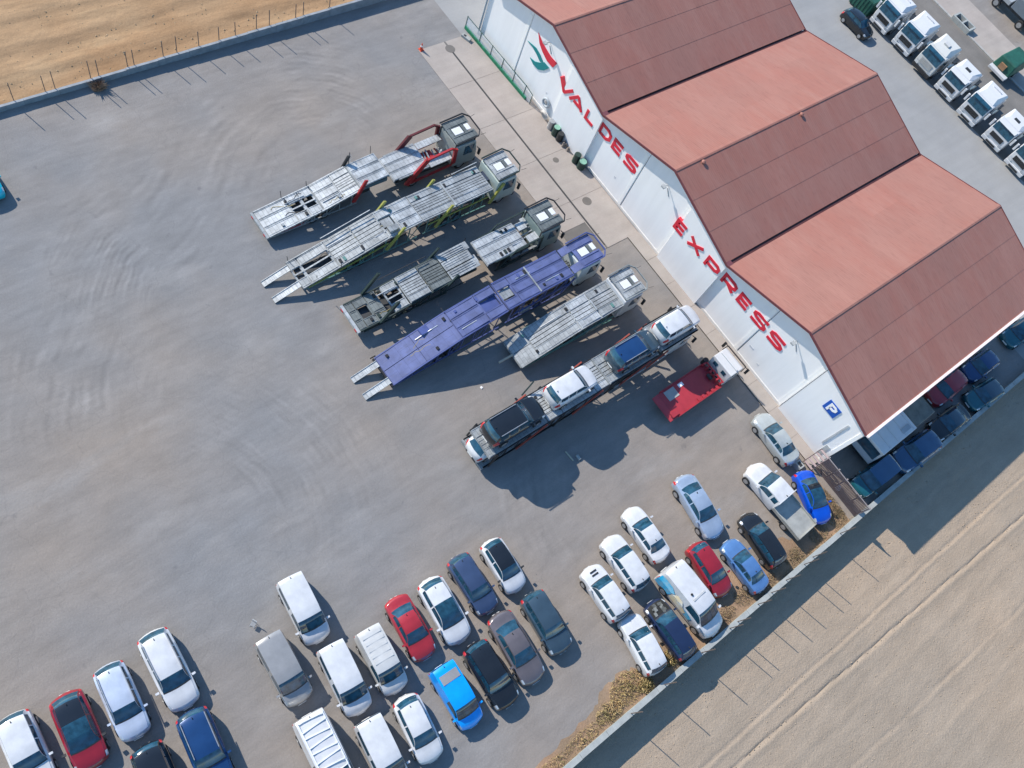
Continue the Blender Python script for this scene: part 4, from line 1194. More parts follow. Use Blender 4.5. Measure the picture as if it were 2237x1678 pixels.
cabdeck(t, 6.95, 9.15, 3.2, PALED, GRNF, vh=(-.38, .36))
MB().bar((-HW - .2, 4.2, 2.55), (-HW - .2, 6.6, 2.8), .05).build('hand_rail', GALVL, t)

# --- 3: dark grey carrier
t = truck('carrier_trailer', 4.18, -25.5, 89.6, 'dark grey carrier trailer with raised dark green arms', 'trailer', GT)
deck(t, 0, .55, .85, .9, 'full3', DKDECK); deck(t, .58, 1.5, .9, .97, 'sides', DKDECK); deck(t, 1.54, 2.4, .97, 1.05, 'full3', DKDECK)
deck(t, 2.9, 4.05, 1.15, 1.35, 'hole', GALV)
deck(t, 4.15, 5.85, 1.52, 1.7, 'ribs', GALV); deck(t, 5.95, 7.6, 1.76, 1.9, 'ribs', DKDECK)
for (v0, v1, du) in ((-1.0, -.45, .25), (-.38, .28, .0), (.36, 1.0, .15)):
    p = MB().slab(v0 * HW, v1 * HW, 7.62, 9.95 + du, 2.02, 2.3, .07).build('deck_plank', GALV, t)
    mb = MB()
    for q in range(3): mb.slab(v0 * HW + .1 + q * .18, v0 * HW + .15 + q * .18, 7.7, 9.8, 2.06, 2.31, .03)
    mb.build('deck_bead', GALV, p)
rails(t, [(0, .82), (2.4, 1.02), (4.1, 1.3), (7.6, 1.86)], GRNF)
lattice(t, [(0, .82), (2.4, 1.02), (4.1, 1.3), (7.6, 1.86)], GRNF)
under(t, 0, 9.2, (3.2, 4.2), r=.40)
for s in (-1, 1):
    post(t, s, 1.6, .95, 2.75, 2.9, GRNF, .30, .14); post(t, s, 6.9, 1.2, 7.9, 2.7, GRNF, .22, .12)
MB().bar((-HW - .22, 2.8, 1.9), (-HW - .22, 6.8, 2.2), .05).build('hand_rail', BLKF, t)
MB().bar((HW + .2, 5.0, 1.0), (HW + .2, 8.8, 1.15), .06).build('hand_rail', GRNF, t)
MB().box(-HW - .1, HW + .1, -.25, -.03, .55, .82).build('rear_bumper', GALVL, t)
for s in (-1, 1): MB().box(s * .9 - .14, s * .9 + .14, -.29, -.25, .6, .75).build('tail_light', TAILL, t)
MB().bar((0, 9.2, .75), (0, 11.2, .72), .16).build('drawbar', CHASSIS, t)
stakes(t, (10.4,), 1.5, .9)
MB().box(-.2, .5, 9.9, 10.6, 1.3, 1.55).build('coupling_box', GALVL, t)
MB().box(-HW + .1, HW - .1, 7.7, 10.0, 1.45, 1.7).build('neck_frame', GRNF, t)
t = truck('carrier_lorry', 4.38, -14.15, 89.6, 'dark grey carrier lorry with pale rear deck plates and thin side frames', 'lorry', GT)
deck(t, -.55, 3.25, 1.92, 2.1, 'full3', GALVL)
for (v0, v1, u0, u1) in ((-.85, -.2, 3.3, 4.1), (-1.1, -.4, 3.95, 4.9)):
    MB().slab(v0, v1, u0, u1, 2.2, 2.25, .07).build('deck_plank', GALVL, t)
MB().slab(.4, HW, 3.5, 4.9, 2.15, 2.4, .07).build('deck_plank', GALVL, t)
for v in (-.3, .05, .3): MB().bar((v, 3.3, 1.7), (v + .1, 4.7, 2.2), .07).build('lift_linkage', GALV, t)
rails(t, [(.15, 1.9), (3.25, 2.05)], GRNF)
lattice(t, [(.15, 1.9), (3.25, 2.05)], GRNF)
under(t, 0, 6.0, (1.6,), r=.46)
for s in (-1, 1):
    mb = MB()
    P_ = [(.6, .8), (1.9, 2.5), (4.4, 2.75), (4.6, 1.0)]
    for (ua, za), (ub, zb) in zip(P_, P_[1:]):
        mb.bar((s * (HW + .15), ua, za), (s * (HW + .15), ub, zb), .09, .12, up=(0, 1, 0))
    mb.bar((s * (HW + .15), .8, .9), (s * (HW + .15), 4.6, 1.05), .10, .10)
    mb.build('side_hoop', GRNF, t)
    MB().slab(s * 1.05, s * 1.22, 1.8, 4.3, 1.3, 1.45, .1).build('side_locker', GALV, t)
c = lowcab(t, 4.35, 6.55, 2.95, mat('cab_green_grey', (0.20, 0.25, 0.23), .4, 0, .3, var=.08))
cabdeck(t, 4.3, 6.65, 3.2, DKDECK, BLKF, vh=(-.38, .36))

# --- 4: violet blue carrier
t = truck('carrier_trailer', 8.72, -25.72, 91.2, 'violet blue carrier trailer sloping down to pale ramps', 'trailer', GT)
ramps(t, GALVL, .66, 2.05)
deck(t, 0, 2.7, .66, 1.5, 'plain', BLUED, beads=False); deck(t, 2.7, 5.6, 1.51, 2.3, 'plain', BLUED, beads=False)
deck(t, 5.65, 8.0, 2.31, 2.66, 'full3', BLUED); deck(t, 8.05, 9.6, 2.67, 2.8, 'sides', BLUED)
MB().box(-.4, .4, 8.1, 9.5, 2.45, 2.53).build('deck_tray', BLUEL, t)
rails(t, [(0, .62), (2.7, 1.46), (5.6, 2.25), (9.6, 2.75)], BLUEL)
lattice(t, [(0, .62), (2.7, 1.46), (5.6, 2.25), (9.6, 2.75)], BLUEL)
under(t, 0, 9.0, (4.0, 5.0), r=.40)
MB().bar((-HW - .35, -.1, .2), (-HW - .15, .1, .75), .07).build('rear_bumper_arm', BLKF, t)
MB().box(-HW - .1, HW + .1, -.14, -.02, .40, .60).build('rear_bumper', BLKF, t)
MB().box(-HW, -.6, 3.4, 4.1, 1.72, 1.9).build('wheel_chock', BLUEL, t)
MB().bar((0, 9.0, .75), (0, 10.0, .72), .16).build('drawbar', CHASSIS, t)
t = truck('carrier_lorry', 8.46, -15.95, 90.2, 'violet blue carrier lorry with white cab roof hatch', 'lorry', GT)
deck(t, 0, 1.2, 2.78, 2.82, 'sides', BLUED); deck(t, 1.25, 2.95, 2.83, 2.88, 'full3', BLUED)
deck(t, 3.02, 6.15, 2.90, 2.94, 'full3', BLUED)
MB().box(-.4, .3, .1, 1.1, 2.55, 2.65).build('deck_tray', GALV, t)
MB().box(-HW - .03, HW + .03, 2.94, 3.03, 2.89, 2.97).build('deck_hinge', GALVL, t)
rails(t, [(0, 2.74), (6.15, 2.9)], BLUEL)
lattice(t, [(0, 2.74), (6.15, 2.9)], BLUEL)
under(t, 0, 8.2, (2.3, 3.4), r=.46)
mb = MB()
for i in range(5): mb.bar((-.45 + i * .2, 6.25, 1.8), (-.4 + i * .2, 7.1, 2.0 + .1 * (i % 2)), .07)
mb.build('engine_pipes', BLKF, t)
for s in (-1, 1):
    MB().bar((s * 1.24, .8, 1.5), (s * 1.24, 6.0, 1.7), .07, .16).build('sill_beam', BLUEL, t)
    post(t, s, 5.6, .9, 6.4, 2.5, BLUEL, .16, .10)
    MB().box(s * 1.02, s * 1.22, 1.6, 2.6, .7, 1.1).build('side_locker', GALVL, t)
c = lowcab(t, 7.05, 9.3, 2.95, mat('cab_pale_grey', (0.55, 0.60, 0.60), .4, 0, .3, var=.08))
cabdeck(t, 7.1, 9.4, 3.2, BLUED, BLUEL, vh=(-.38, .36))
for s in (-1, 1):
    MB().slab(s * .5, s * HW, 6.25, 7.1, 2.95, 3.18, .07).build('deck_plank', BLUED, t)

# --- 5: pale solo carrier lorry
t = truck('carrier_lorry', 12.15, -16.85, 89.2, 'pale mint grey carrier lorry without trailer beside the loaded carrier', 'lorry', GT)
deck(t, 0, 1.55, .75, 1.15, 'plain', PALED, beads=False); deck(t, 1.58, 5.2, 1.17, 2.15, 'tracks', PALED)
deck(t, 5.25, 7.05, 2.17, 2.42, 'tracks', GALVL); deck(t, 7.1, 9.2, 2.44, 2.6, 'tracks', PALED)
MB().box(-.4, .5, 7.0, 7.12, 2.44, 2.54).build('deck_hinge', GALVL, t)
rails(t, [(0, .7), (1.55, 1.1), (5.2, 2.1), (9.2, 2.56)], PALED)
lattice(t, [(0, .7), (1.55, 1.1), (5.2, 2.1), (9.2, 2.56)], mat('mint_frame', (0.10, 0.22, 0.20), .5))
under(t, 0, 10.0, (3.6, 4.7), r=.44)
for s in (-1, 1):
    MB().bar((s * 1.27, 1.6, 1.0), (s * 1.27, 8.6, 1.5), .07, .14).build('sill_beam', mat('mint_frame', (0.10, 0.22, 0.20), .5), t)
    MB().box(s * 1.0, s * 1.24, 6.2, 7.6, .7, 1.2).build('side_locker', GALV, t)
MB().bar((0, -1.2, .6), (0, .1, .68), .14).build('tow_bar', mat('tow_bar_beige', (0.42, 0.36, 0.27), .6), t)
c = lowcab(t, 9.2, 11.4, 2.95, CABW)
cabdeck(t, 9.25, 11.5, 3.2, PALED, mat('hoop_grey', (0.20, 0.22, 0.22), .5), vh=(-.38, .36))

# --- 6: loaded carrier
t = truck('carrier_trailer', 16.9, -24.2, 90, 'loaded two deck carrier trailer with red brown posts', 'trailer', 'loaded car transporter')
deck(t, .45, 4.2, .70, .72, 'tracks', GALV, beads=False); deck(t, 4.3, 10.5, .72, .74, 'tracks', GALV, beads=False)
deck(t, .6, 5.6, 2.20, 2.36, 'tracks', GALV); deck(t, 5.7, 7.0, 2.36, 2.36, 'ribs', GALVL); deck(t, 7.05, 10.2, 2.36, 2.36, 'tracks', GALVL); deck(t, 10.25, 11.7, 2.34, 2.34, 'ribs', GALVL)
rails(t, [(.6, 2.14), (5.6, 2.3), (11.7, 2.3)], BLKF); rails(t, [(.45, .66), (10.5, .70)], BLKF)
lattice(t, [(.6, 2.14), (5.6, 2.3), (11.7, 2.3)], BLKF); rails(t, [(.45, .66), (10.5, .70)], BLKF)
under(t, 0, 10.4, (4.6, 5.6), r=.38)
for s in (-1, 1):
    post(t, s, 3.2, .7, 5.4, 2.5, ORGF, .14, .10); post(t, s, 8.4, .7, 10.6, 2.5, ORGF, .14, .10)
    post(t, s, .8, .7, 1.2, 2.3, BLKF, .12, .10); post(t, s, 6.6, .7, 6.8, 2.3, BLKF, .12, .10)
MB().bar((-HW - .3, 5.2, 2.3), (-HW - .55, 6.2, 3.1), .10).build('folded_arm', GRNF, t)
MB().bar((0, 10.4, .75), (0, 12.2, .72), .16).build('drawbar', CHASSIS, t)
MB().box(-HW - .08, HW + .08, .25, .42, .42, .66).build('rear_bumper', GALV, t)
t = truck('carrier_lorry', 16.92, -12.25, 90, 'loaded carrier lorry carrying a navy SUV and a white SUV', 'lorry', 'loaded car transporter')
deck(t, -.5, 4.4, 2.53, 2.55, 'tracks', GALV); deck(t, 4.5, 8.3, 2.92, 3.02, 'tracks', GALV)
rails(t, [(-.5, 2.3), (4.4, 2.32)], BLKF); rails(t, [(4.5, 2.88), (8.3, 2.98)], BLKF)
lattice(t, [(-.5, 2.3), (4.4, 2.32)], BLKF); rails(t, [(4.5, 2.88), (8.3, 2.98)], BLKF)
under(t, 0, 7.2, (2.0, 3.1), r=.46)
for s in (-1, 1):
    post(t, s, .9, .9, 3.4, 2.6, ORGF, .14, .10); post(t, s, 3.6, .9, 5.2, 2.6, ORGF, .14, .10)
    MB().bar((s * 1.26, .5, .95), (s * 1.26, 5.8, 1.1), .08, .16).build('sill_beam', GALVL, t)
lowcab(t, 6.15, 8.35, 2.55, CABW)
GL = 'cars carried on the loaded transporter'
car('hatch', 16.9, -22.1, 90, 4.2, col_='white', z=.72, label='white hatchback on the lower deck under the black SUV', group=GL)
car('suv', 16.85, -20.95, 90, 4.75, col_='black', z=2.28, label='black SUV with silver roof rails at the rear of the loaded carrier', group=GL, rails=1, roof='black', H=1.7)
car('suv', 16.85, -15.85, 90, 4.2, col_='white', z=2.37, label='white SUV in the middle of the loaded carrier', group=GL, H=1.62)
car('suv', 16.95, -9.95, 90, 4.5, col_='slate', z=2.55, label='navy SUV on the loaded lorry behind its cab', group=GL, rails=1, H=1.66, roof=PAINTS['navy'])
car('suv', 17.0, -5.75, 90, 4.15, col_='white', z=3.0, label='white SUV above the cab of the loaded lorry', group=GL, H=1.6)

# ------------------------------------------------------------------ red recovery lorry
REDB = mat('recovery_red', (0.36, 0.03, 0.042), .45, 0, .2, var=.12)
t = truck('recovery_lorry', 21.45, -9.2, 91, 'flatbed recovery lorry with red bed and white cab by the wall', 'lorry')
MB().box(-1.1, 1.1, .03, 5.25, .98, 1.08).build('flatbed', REDB, t, bevel=.02)
for s in (-1, 1):
    MB().box(s * 1.1, s * 1.16, .35, 5.2, .92, 1.22).build('side_rim', REDB, t)
MB().hexa([(-1.1, -.35, .74), (1.1, -.35, .74), (1.1, .03, .98), (-1.1, .03, .98), (-1.1, -.35, .78), (1.1, -.35, .78), (1.1, .03, 1.08), (-1.1, .03, 1.08)]).build('tail_ramp', REDB, t)
MB().box(-.95, -.15, .55, 1.6, 1.085, 1.11).build('grey_mat', mat('mat_grey', (0.33, 0.34, 0.33), .7), t)
MB().box(.62, 1.0, -.2, .5, 1.1, 1.22).build('ramp_chock', REDB, t)
for k in range(6):
    MB().box(-1.08 + k * .38, -.94 + k * .38, 4.85 + (k % 2) * .1, 5.2, 1.08, 1.5).build('headboard_rib', REDB, t)
MB().bar((-1.0, 5.15, 1.55), (1.0, 5.15, 1.55), .09).build('headboard_bar', REDB, t)
MB().cyl((-.25, 4.7, 1.25), (.25, 4.7, 1.25), .14, 10).build('winch_drum', BLACK, t)
for k in range(5):
    MB().box(.80, 1.08, 2.6 + k * .5, 2.85 + k * .5, 1.085, 1.16).build('lashing_plate', REDB, t)
MB().box(-.9, -.6, 2.0, 2.5, 1.085, 1.10).build('white_stencil', SWHITE, t)
under(t, 0, 6.5, (1.7,), r=.40, zc=.9)
c = lowcab(t, 5.55, 7.35, 2.25, CABW, hw=1.02)
for v in (-.5, .42):
    MB().box(v - .2, v + .2, 5.53, 5.545, 1.55, 1.95).build('rear_window', GLASS, c)
MB().box(-.9, .9, 6.2, 6.35, 2.27, 2.36).build('beacon_bar', CABW, c, bevel=.02)
mb = MB(); mb.bar((-1.05, 7.15, 2.3), (1.05, 7.15, 2.3), .07); mb.bar((1.05, 7.15, 2.3), (1.1, 6.9, 1.8), .06); mb.bar((-1.05, 7.15, 2.3), (-1.1, 6.9, 1.8), .06)
mb.build('sun_visor', BLACK, c)
MB().cyl((-1.18, 5.3, .9), (-1.18, 5.3, 1.5), .22, 12).build('exhaust_stack', BLACK, t)

# ------------------------------------------------------------------ white tractor units behind the hall
def tractor(x, y, label, style, tint=None):
    t = empty('tractor_unit', (x, y, 0), math.radians(180 + {0: 1.2, 1: -1.0, 2: .6, 3: -1.8}[style]), label, 'lorry', 'white tractor units parked in a row')
    body = tint or CABW
    hw = 1.23
    # local +Y is forward (nose at y=0), cab runs back to y=-2.3
    top = 2.95
    pr = [(-2.3, .75), (-.04, .70), (.02, 1.25), (-.02, 1.85), (-.34, top - .1), (-.5, top), (-2.3, top + .05)]
    c = MB().prism_x(pr, -hw, hw).build('cab', body, t, bevel=.09)
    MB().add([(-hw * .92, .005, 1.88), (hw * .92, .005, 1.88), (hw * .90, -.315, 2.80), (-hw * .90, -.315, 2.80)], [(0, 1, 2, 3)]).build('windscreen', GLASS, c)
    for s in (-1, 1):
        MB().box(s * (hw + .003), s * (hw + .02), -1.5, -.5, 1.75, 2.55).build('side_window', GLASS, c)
        MB().box(s * (hw + .12), s * (hw + .34), -.25, -.08, 1.7, 2.5).build('mirror', body if style != 1 else BLACK, c, bevel=.03)
        MB().hexa([(s * .72, .0, .80), (s * 1.16, -.05, .80), (s * 1.16, -.02, 1.08), (s * .72, .04, 1.02), (s * .72, .06, .80), (s * 1.18, .0, .80), (s * 1.18, .02, 1.08), (s * .72, .075, 1.02)]).build('headlight', HEADL, c)
        MB().box(s * (hw - .03), s * (hw + .0), -3.0, -2.35, 1.0, 3.0).build('side_deflector', body, t)
        MB().cyl((s * .95, -3.4, .62), (s * .95, -4.7, .62), .33, 12).build('fuel_tank', RIM, t)
    # visor
    MB().hexa([(-hw * .9, -.30, 2.78), (hw * .9, -.30, 2.78), (hw * .9, -.42, 2.92), (-hw * .9, -.42, 2.92), (-hw * .88, -.06, 2.72), (hw * .88, -.06, 2.72), (hw * .9, -.34, 2.95), (-hw * .9, -.34, 2.95)]).build('sun_visor', GLASS if style != 2 else body, c)
    # roof fairing: open at the back, sloping
    zf = {0: 3.75, 1: 3.75, 2: 3.35, 3: 3.55}[style]
    b0 = (-.62, top + .02)
    f = MB()
    w0, w1 = hw * .80, hw * .98
    f.add([(-w0, -.62, top + .02), (w0, -.62, top + .02), (-w0 * .8, -1.2, top + (zf - top) * .62), (w0 * .8, -1.2, top + (zf - top) * .62), (-w1 * .86, -2.35, zf), (w1 * .86, -2.35, zf),
           (-w1, -2.5, top + .05), (w1, -2.5, top + .05), (-w1, -2.5, zf - .14), (w1, -2.5, zf - .14), (-w1, -1.25, top + .05), (w1, -1.25, top + .05)],
          [(0, 1, 3, 2), (2, 3, 5, 4), (4, 5, 9, 8), (0, 2, 10), (1, 11, 3), (2, 4, 8, 10), (3, 11, 9, 5), (10, 8, 6), (11, 7, 9)])
    fr_ = f.build('roof_fairing', body, c)
    if style in (1, 2):
        MB().box(-.35, .35, -1.65, -1.2, zf - .28, zf - .1).build('roof_hatch', BLACK if style == 2 else mat('hatch_pale', (0.5, 0.5, 0.49), .5), fr_, bevel=.03)
    else:
        MB().box(-.5, .5, -2.0, -1.92, zf - .12, zf + .03).build('fairing_lip', mat('fairing_shade', (0.62, 0.62, 0.64), .5), fr_)
    # grille
    gm = MB()
    n = {0: 3, 1: 5, 2: 1, 3: 2}[style]
    for i in range(n):
        h = .5 / n
        gm.box(-.78, .78, .018, .06, 1.14 + i * (h + .03), 1.14 + i * (h + .03) + h)
    gm.build('grille', BLACK if style != 1 else mat('grille_silver', (0.42, 0.43, 0.42), .4, .3), c)
    MB().hexa([(-hw, -.25, .35), (hw, -.25, .35), (hw * .98, .06, .35), (-hw * .98, .06, .35), (-hw, -.25, .76), (hw, -.25, .76), (hw * .98, .08, .76), (-hw * .98, .08, .76)]).build('bumper', body if style != 1 else BLACK, t, bevel=.04)
    MB().box(-.6, .6, .075, .10, .42, .62).build('air_intake', BLACK, t)
    MB().box(-.45, .45, -6.0, -2.3, .65, .92).build('chassis', CHASSIS, t)
    MB().cyl((0, -4.9, .95), (0, -4.9, 1.08), .5, 16).build('fifth_wheel', CHASSIS, t)
    for (u, wd) in ((-1.3, .32), (-4.9, .6)):
        wm, rm = wheel_mesh(.5, wd)
        for s in (-1, 1):
            o = link('wheel', wm, TYRE, t); o.rotation_euler = (0, 0, math.pi / 2); o.location = (s * (hw - wd / 2 - .02), u, .5); link('rim', rm, RIM, o)
            MB().box(s * (hw - wd), s * hw, u - .6, u + .6, 1.03, 1.07).build('mudguard', BLACK, t)
tx = [-.35, 3.05, 6.35, 9.75, 13.3, 16.95, 20.4, 24.0]
lb = ['white tractor unit with black grille beside the black hatchback', 'white tractor unit with slotted grille, second from the hatchback', 'white tractor unit with silver grille and hatch on its roof', 'white tractor unit with low roof and dark hatch',
      'white tractor unit with tall fairing and three grille slots, below the green container', 'white tractor unit with broad black grille near the right edge', 'white tractor unit cut by the right edge', 'last white tractor unit of the row, mostly outside the right edge']
for i, x in enumerate(tx[:7]):
    tractor(x, 42.75 + (0.15 if i % 2 else 0), lb[i], [3, 0, 1, 2, 0, 2, 3][i], CABW if i != 2 else mat('cab_cream', (0.52, 0.53, 0.51), .38, 0, .4, var=.05))

# ------------------------------------------------------------------ white box lorry in the shaded lane
t = truck('box_lorry', 32.65, 9.9, -90, 'white box lorry with dark tarpaulin tucked against the warehouse side', 'lorry')
# local forward is world -Y
MB().box(-1.0, 1.0, 0.0, 2.6, .9, 2.55).build('tarpaulin_body', mat('tarp_dark', (0.13, 0.14, 0.13), .7, var=.3), t, bevel=.08)
MB().hexa([(-1.05, 2.7, .8), (1.05, 2.7, .8), (1.05, 7.3, .8), (-1.05, 7.3, .8), (-1.05, 2.7, 2.62), (1.05, 2.7, 2.62), (1.05, 7.1, 2.62), (-1.05, 7.1, 2.62)]).build('box_body', CABW, t, bevel=.05)
MB().box(-.75, -.35, 3.2, 4.2, 2.63, 2.68).build('roof_hatch', mat('hatch_bluegrey', (0.32, 0.36, 0.4), .6), t)
for k in range(4): MB().box(-1.0, 1.0, 3.0 + k * 1.05, 3.05 + k * 1.05, 2.625, 2.65).build('roof_rib', CABW, t)
MB().box(-.6, .6, 0.2, 7.2, .5, .8).build('chassis', CHASSIS, t)
for u in (1.2, 5.8):
    wm, rm = wheel_mesh(.42, .3)
    for s in (-1, 1):
        o = link('wheel', wm, TYRE, t); o.rotation_euler = (0, 0, math.pi / 2); o.location = (s * .88, u, .42); link('rim', rm, RIM, o)
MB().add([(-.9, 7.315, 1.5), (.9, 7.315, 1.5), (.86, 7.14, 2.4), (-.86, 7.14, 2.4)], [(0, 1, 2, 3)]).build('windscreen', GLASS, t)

# ------------------------------------------------------------------ boundary walls, posts, gate
def wall_blocks(name, x0, x1, ya, yb, z0, z1, step, m, label, cap=None, capm=None, jag=0.0, rise=None):
    root = empty(name, ((x0 + x1) / 2, ya, 0), 0, label, 'wall')
    n = int((yb - ya) / step)
    random.seed(21)
    for i in range(n):
        a = i * step; b = a + step - .015
        dx = random.uniform(-jag, jag); dz = random.uniform(-jag, jag)
        if rise: dz += rise(ya + a)
        MB().box(-(x1 - x0) / 2 + dx, (x1 - x0) / 2 + dx, a, b, z0, z1 + dz).build('wall_block', m, root)
        if cap:
            MB().box(-(x1 - x0) / 2 - cap + dx, (x1 - x0) / 2 + cap + dx, a, b, z1 + dz + .003, z1 + dz + .06).build('coping', capm or m, root)
    return root
WSE = mat('boundary_grey_green', (0.29, 0.325, 0.31), .75, var=.2, scale=.9)
WSC = mat('coping_grey', (0.33, 0.345, 0.33), .8, var=.15)
wall_blocks('boundary_wall', 36.12, 36.38, -60, 50, -1.2, .50, 2.2, WSE, 'long grey concrete boundary wall between the yard and the tilled field', .05, WSC, .012)
WNW = mat('retaining_grey', (0.20, 0.24, 0.27), .8, var=.2)
wall_blocks('retaining_wall', -22.17, -22.0, -64, -1.5, -1.2, .42, 2.5, WNW, 'low dark retaining wall between the yard and the dry stubble field', .015, mat('coping_bluegrey', (0.26, 0.28, 0.30), .85, var=.2), .008, lambda y: max(0, min(.34, (y + 36) * .014)))
PST = mat('rusty_post', (0.13, 0.10, 0.085), .8, var=.3)
def fpost(x, y, z0, z1, label, group, lean=0.0):
    o = MB().bar((0, 0, 0), (lean, 0, z1 - z0), .05).build('fence_post', PST)
    o.location = (x, y, z0)
    return tag(o, label, 'post', group)
ORD = ['first', 'second', 'third', 'fourth', 'fifth', 'sixth', 'seventh', 'eighth', 'ninth', 'tenth', 'eleventh', 'twelfth', 'thirteenth', 'fourteenth', 'fifteenth', 'sixteenth', 'seventeenth', 'eighteenth', 'nineteenth']
for i, y in enumerate((-37.1, -34.9, -34.2, -31.6, -31.0, -28.8, -28.3, -26.0, -24.9, -23.1, -21.4, -20.0, -18.15, -17.0, -14.6, -13.9, -11.4)):
    fpost(-22.25, y, .0, 2.05 + random.uniform(-.12, .15), 'thin rusty fence post on the retaining wall, %s from the left edge' % ORD[i], 'fence posts along the stubble field')
for i, y in enumerate((-3.45, -6.7, -7.7, -9.75, -11.35, -12.8, -14.9, -15.7, -18.5, -22.0, -25.0)):
    fpost(36.25, y, .45, 2.35 + random.uniform(-.1, .1), 'thin fence post on the boundary wall, %s from the metal gate' % ORD[i], 'fence posts along the tilled field', .05)
WIRE = mat('fence_wire', (0.16, 0.16, 0.16), .6)

# metal gate between the hall corner and the boundary wall
GATE = mat('gate_brown_steel', (0.135, 0.10, 0.10), .6, .2, var=.25)
GATEL = mat('gate_post_pale', (0.42, 0.37, 0.36), .6, var=.1)
g = empty('metal_gate', (31.45, -1.0, 0), 0, 'brown slatted metal gate closing the lane beside the warehouse', 'gate')
for k in range(46):
    x = .02 + k * .1
    MB().box(x, x + .062, -.02, .02, .12, 2.0).build('gate_slat', GATE, g)
for z in (.14, 1.05, 1.98):
    MB().box(0, 4.62, -.035, -.022, z - .04, z + .04).build('gate_rail', GATEL if z > 1.5 else GATE, g)
for x in (.0, 1.1, 2.0, 3.5, 4.62):
    MB().box(x - .04, x + .04, .022, .09, 0, 2.06).build('gate_post', GATEL, g)
st = empty('steel_steps', (30.9, -1.35, 0), 0, 'small steel steps against the warehouse corner by the gate', 'steps')
for k in range(5):
    MB().box(-.25, .55, -.28 + k * .22, -.10 + k * .22, .25 + k * .3, .30 + k * .3).build('tread', mat('step_pink_grey', (0.40, 0.31, 0.30), .7), st)
for x in (-.28, .58):
    MB().bar((x, -.3, .05), (x, .75, 1.55), .06).build('stringer', GATE, st)
bx = MB().box(-.32, .32, -.25, .25, 0, .55).build('concrete_box', WSC)
MB().box(-.2, .2, -.14, .14, .552, .56).build('opening', BLACK, bx)  # black plate on top, painting the dark inside of an opening
bx.location = (30.6, -2.35, 0); tag(bx, 'small pale concrete box between the silver saloon and the blue saloon', 'box')
bag = MB()
for i in range(7):
    bag.cyl((random.uniform(-.12, .12), random.uniform(-.12, .12), 0), (random.uniform(-.08, .08), random.uniform(-.08, .08), .35), .16, 7, .05)
b_ = bag.build('white_sack', SWHITE, smooth=True); b_.location = (33.7, -.55, 0); tag(b_, 'white sack lying behind the metal gate', 'sack')

# green mesh fence on the apron
MESH = bpy.data.materials.new('fence_mesh_panel'); MESH.use_nodes = True
n_ = MESH.node_tree.nodes; l_ = MESH.node_tree.links
pb = n_['Principled BSDF']; pb.inputs['Base Color'].default_value = (0.62, 0.68, 0.72, 1); pb.inputs['Roughness'].default_value = .5
pb.inputs['Alpha'].default_value = .35
GRN = mat('green_turf_strip', (0.012, 0.17, 0.085), .8, var=.4, scale=3)
DGR = mat('green_post', (0.05, 0.10, 0.09), .5)
g = empty('mesh_fence', (-16.7, -.85, 0), math.radians(1.6), 'mesh fence with green base strip in front of the warehouse', 'fence')
MB().box(0, 9.0, -.10, .12, .03, .32).build('green_base', GRN, g)
for i, x in enumerate((0, 2.05, 3.7, 5.35, 7.0, 8.6)):
    MB().bar((x, 0, .03), (x, 0, 1.35), .06).build('fence_pole', DGR, g)
    if i < 5:
        x2 = (2.05, 3.7, 5.35, 7.0, 8.6)[i]
        MB().box(x + .05, x2 - .05, -.008, .008, .34, 1.25).build('mesh_panel', MESH, g)
        MB().bar((x, 0, 1.3), (x2, 0, 1.3), .045).build('top_rail', DGR, g)
MB().bar((8.6, 0, 1.3), (9.55, .02, 1.1), .045).build('top_rail', DGR, g)
MB().bar((9.55, .02, 0.03), (9.55, .02, 1.12), .05).build('fence_pole', DGR, g)
MB().box(8.66, 9.5, -.008, .008, .15, 1.1).build('mesh_panel', MESH, g)

# ------------------------------------------------------------------ small things
def drum(x, y, r, h, m, label, cat='drum', lid=None):
    o = MB().cyl((0, 0, 0.03), (0, 0, h), r, 14).build('drum', m, None, True)
    MB().cyl((0, 0, h), (0, 0, h + .03), r * .9, 14).build('lid', lid or m, o)
    for z in (h * .33, h * .66): MB().cyl((0, 0, z), (0, 0, z + .03), r * 1.04, 14).build('hoop', m, o)
    o.location = (x, y, 0)
    return tag(o, label, cat)
DKG = mat('drum_dark_green', (0.02, 0.05, 0.04), .5, var=.3); LTG = mat('drum_mint', (0.22, 0.42, 0.32), .5, var=.2)
drum(-4.25, -.42, .30, .85, RIM, 'grey drum nearest the leaning pale wheel by the facade')
drum(-3.5, -.48, .32, .9, DKG, 'dark green drum with mint lid under the letter A', lid=LTG)
drum(-2.85, -.50, .30, .8, BLACK, 'black drum between the mint lid drum and the sacks')
drum(-.35, -.62, .30, .95, DKG, 'dark drum at the foot of the wall corner under the letter D')
drum(.35, -.55, .36, .8, DKG, 'dark green drum with bright mint lid under the letter D', lid=LTG)
o = MB()
random.seed(14)
for i in range(8):
    a = (random.uniform(-.4, .4), random.uniform(-.18, .18))
    o.cyl((a[0], a[1], 0), (a[0] + random.uniform(-.1, .1), a[1], random.uniform(.2, .45)), random.uniform(.12, .22), 7, .06)
o = o.build('rubbish_pile', mat('rubbish_brown', (0.24, 0.20, 0.17), .9, var=.5, scale=6), smooth=True); o.location = (-2.0, -.45, .03)
tag(o, 'brown rubbish pile at the foot of the wall under the letter L', 'rubbish')
tor = MB()
N, K = 20, 8
vs = [((.36 + .11 * math.cos(2 * math.pi * j / K)) * math.cos(2 * math.pi * i / N), .11 * math.sin(2 * math.pi * j / K), (.36 + .11 * math.cos(2 * math.pi * j / K)) * math.sin(2 * math.pi * i / N)) for i in range(N) for j in range(K)]
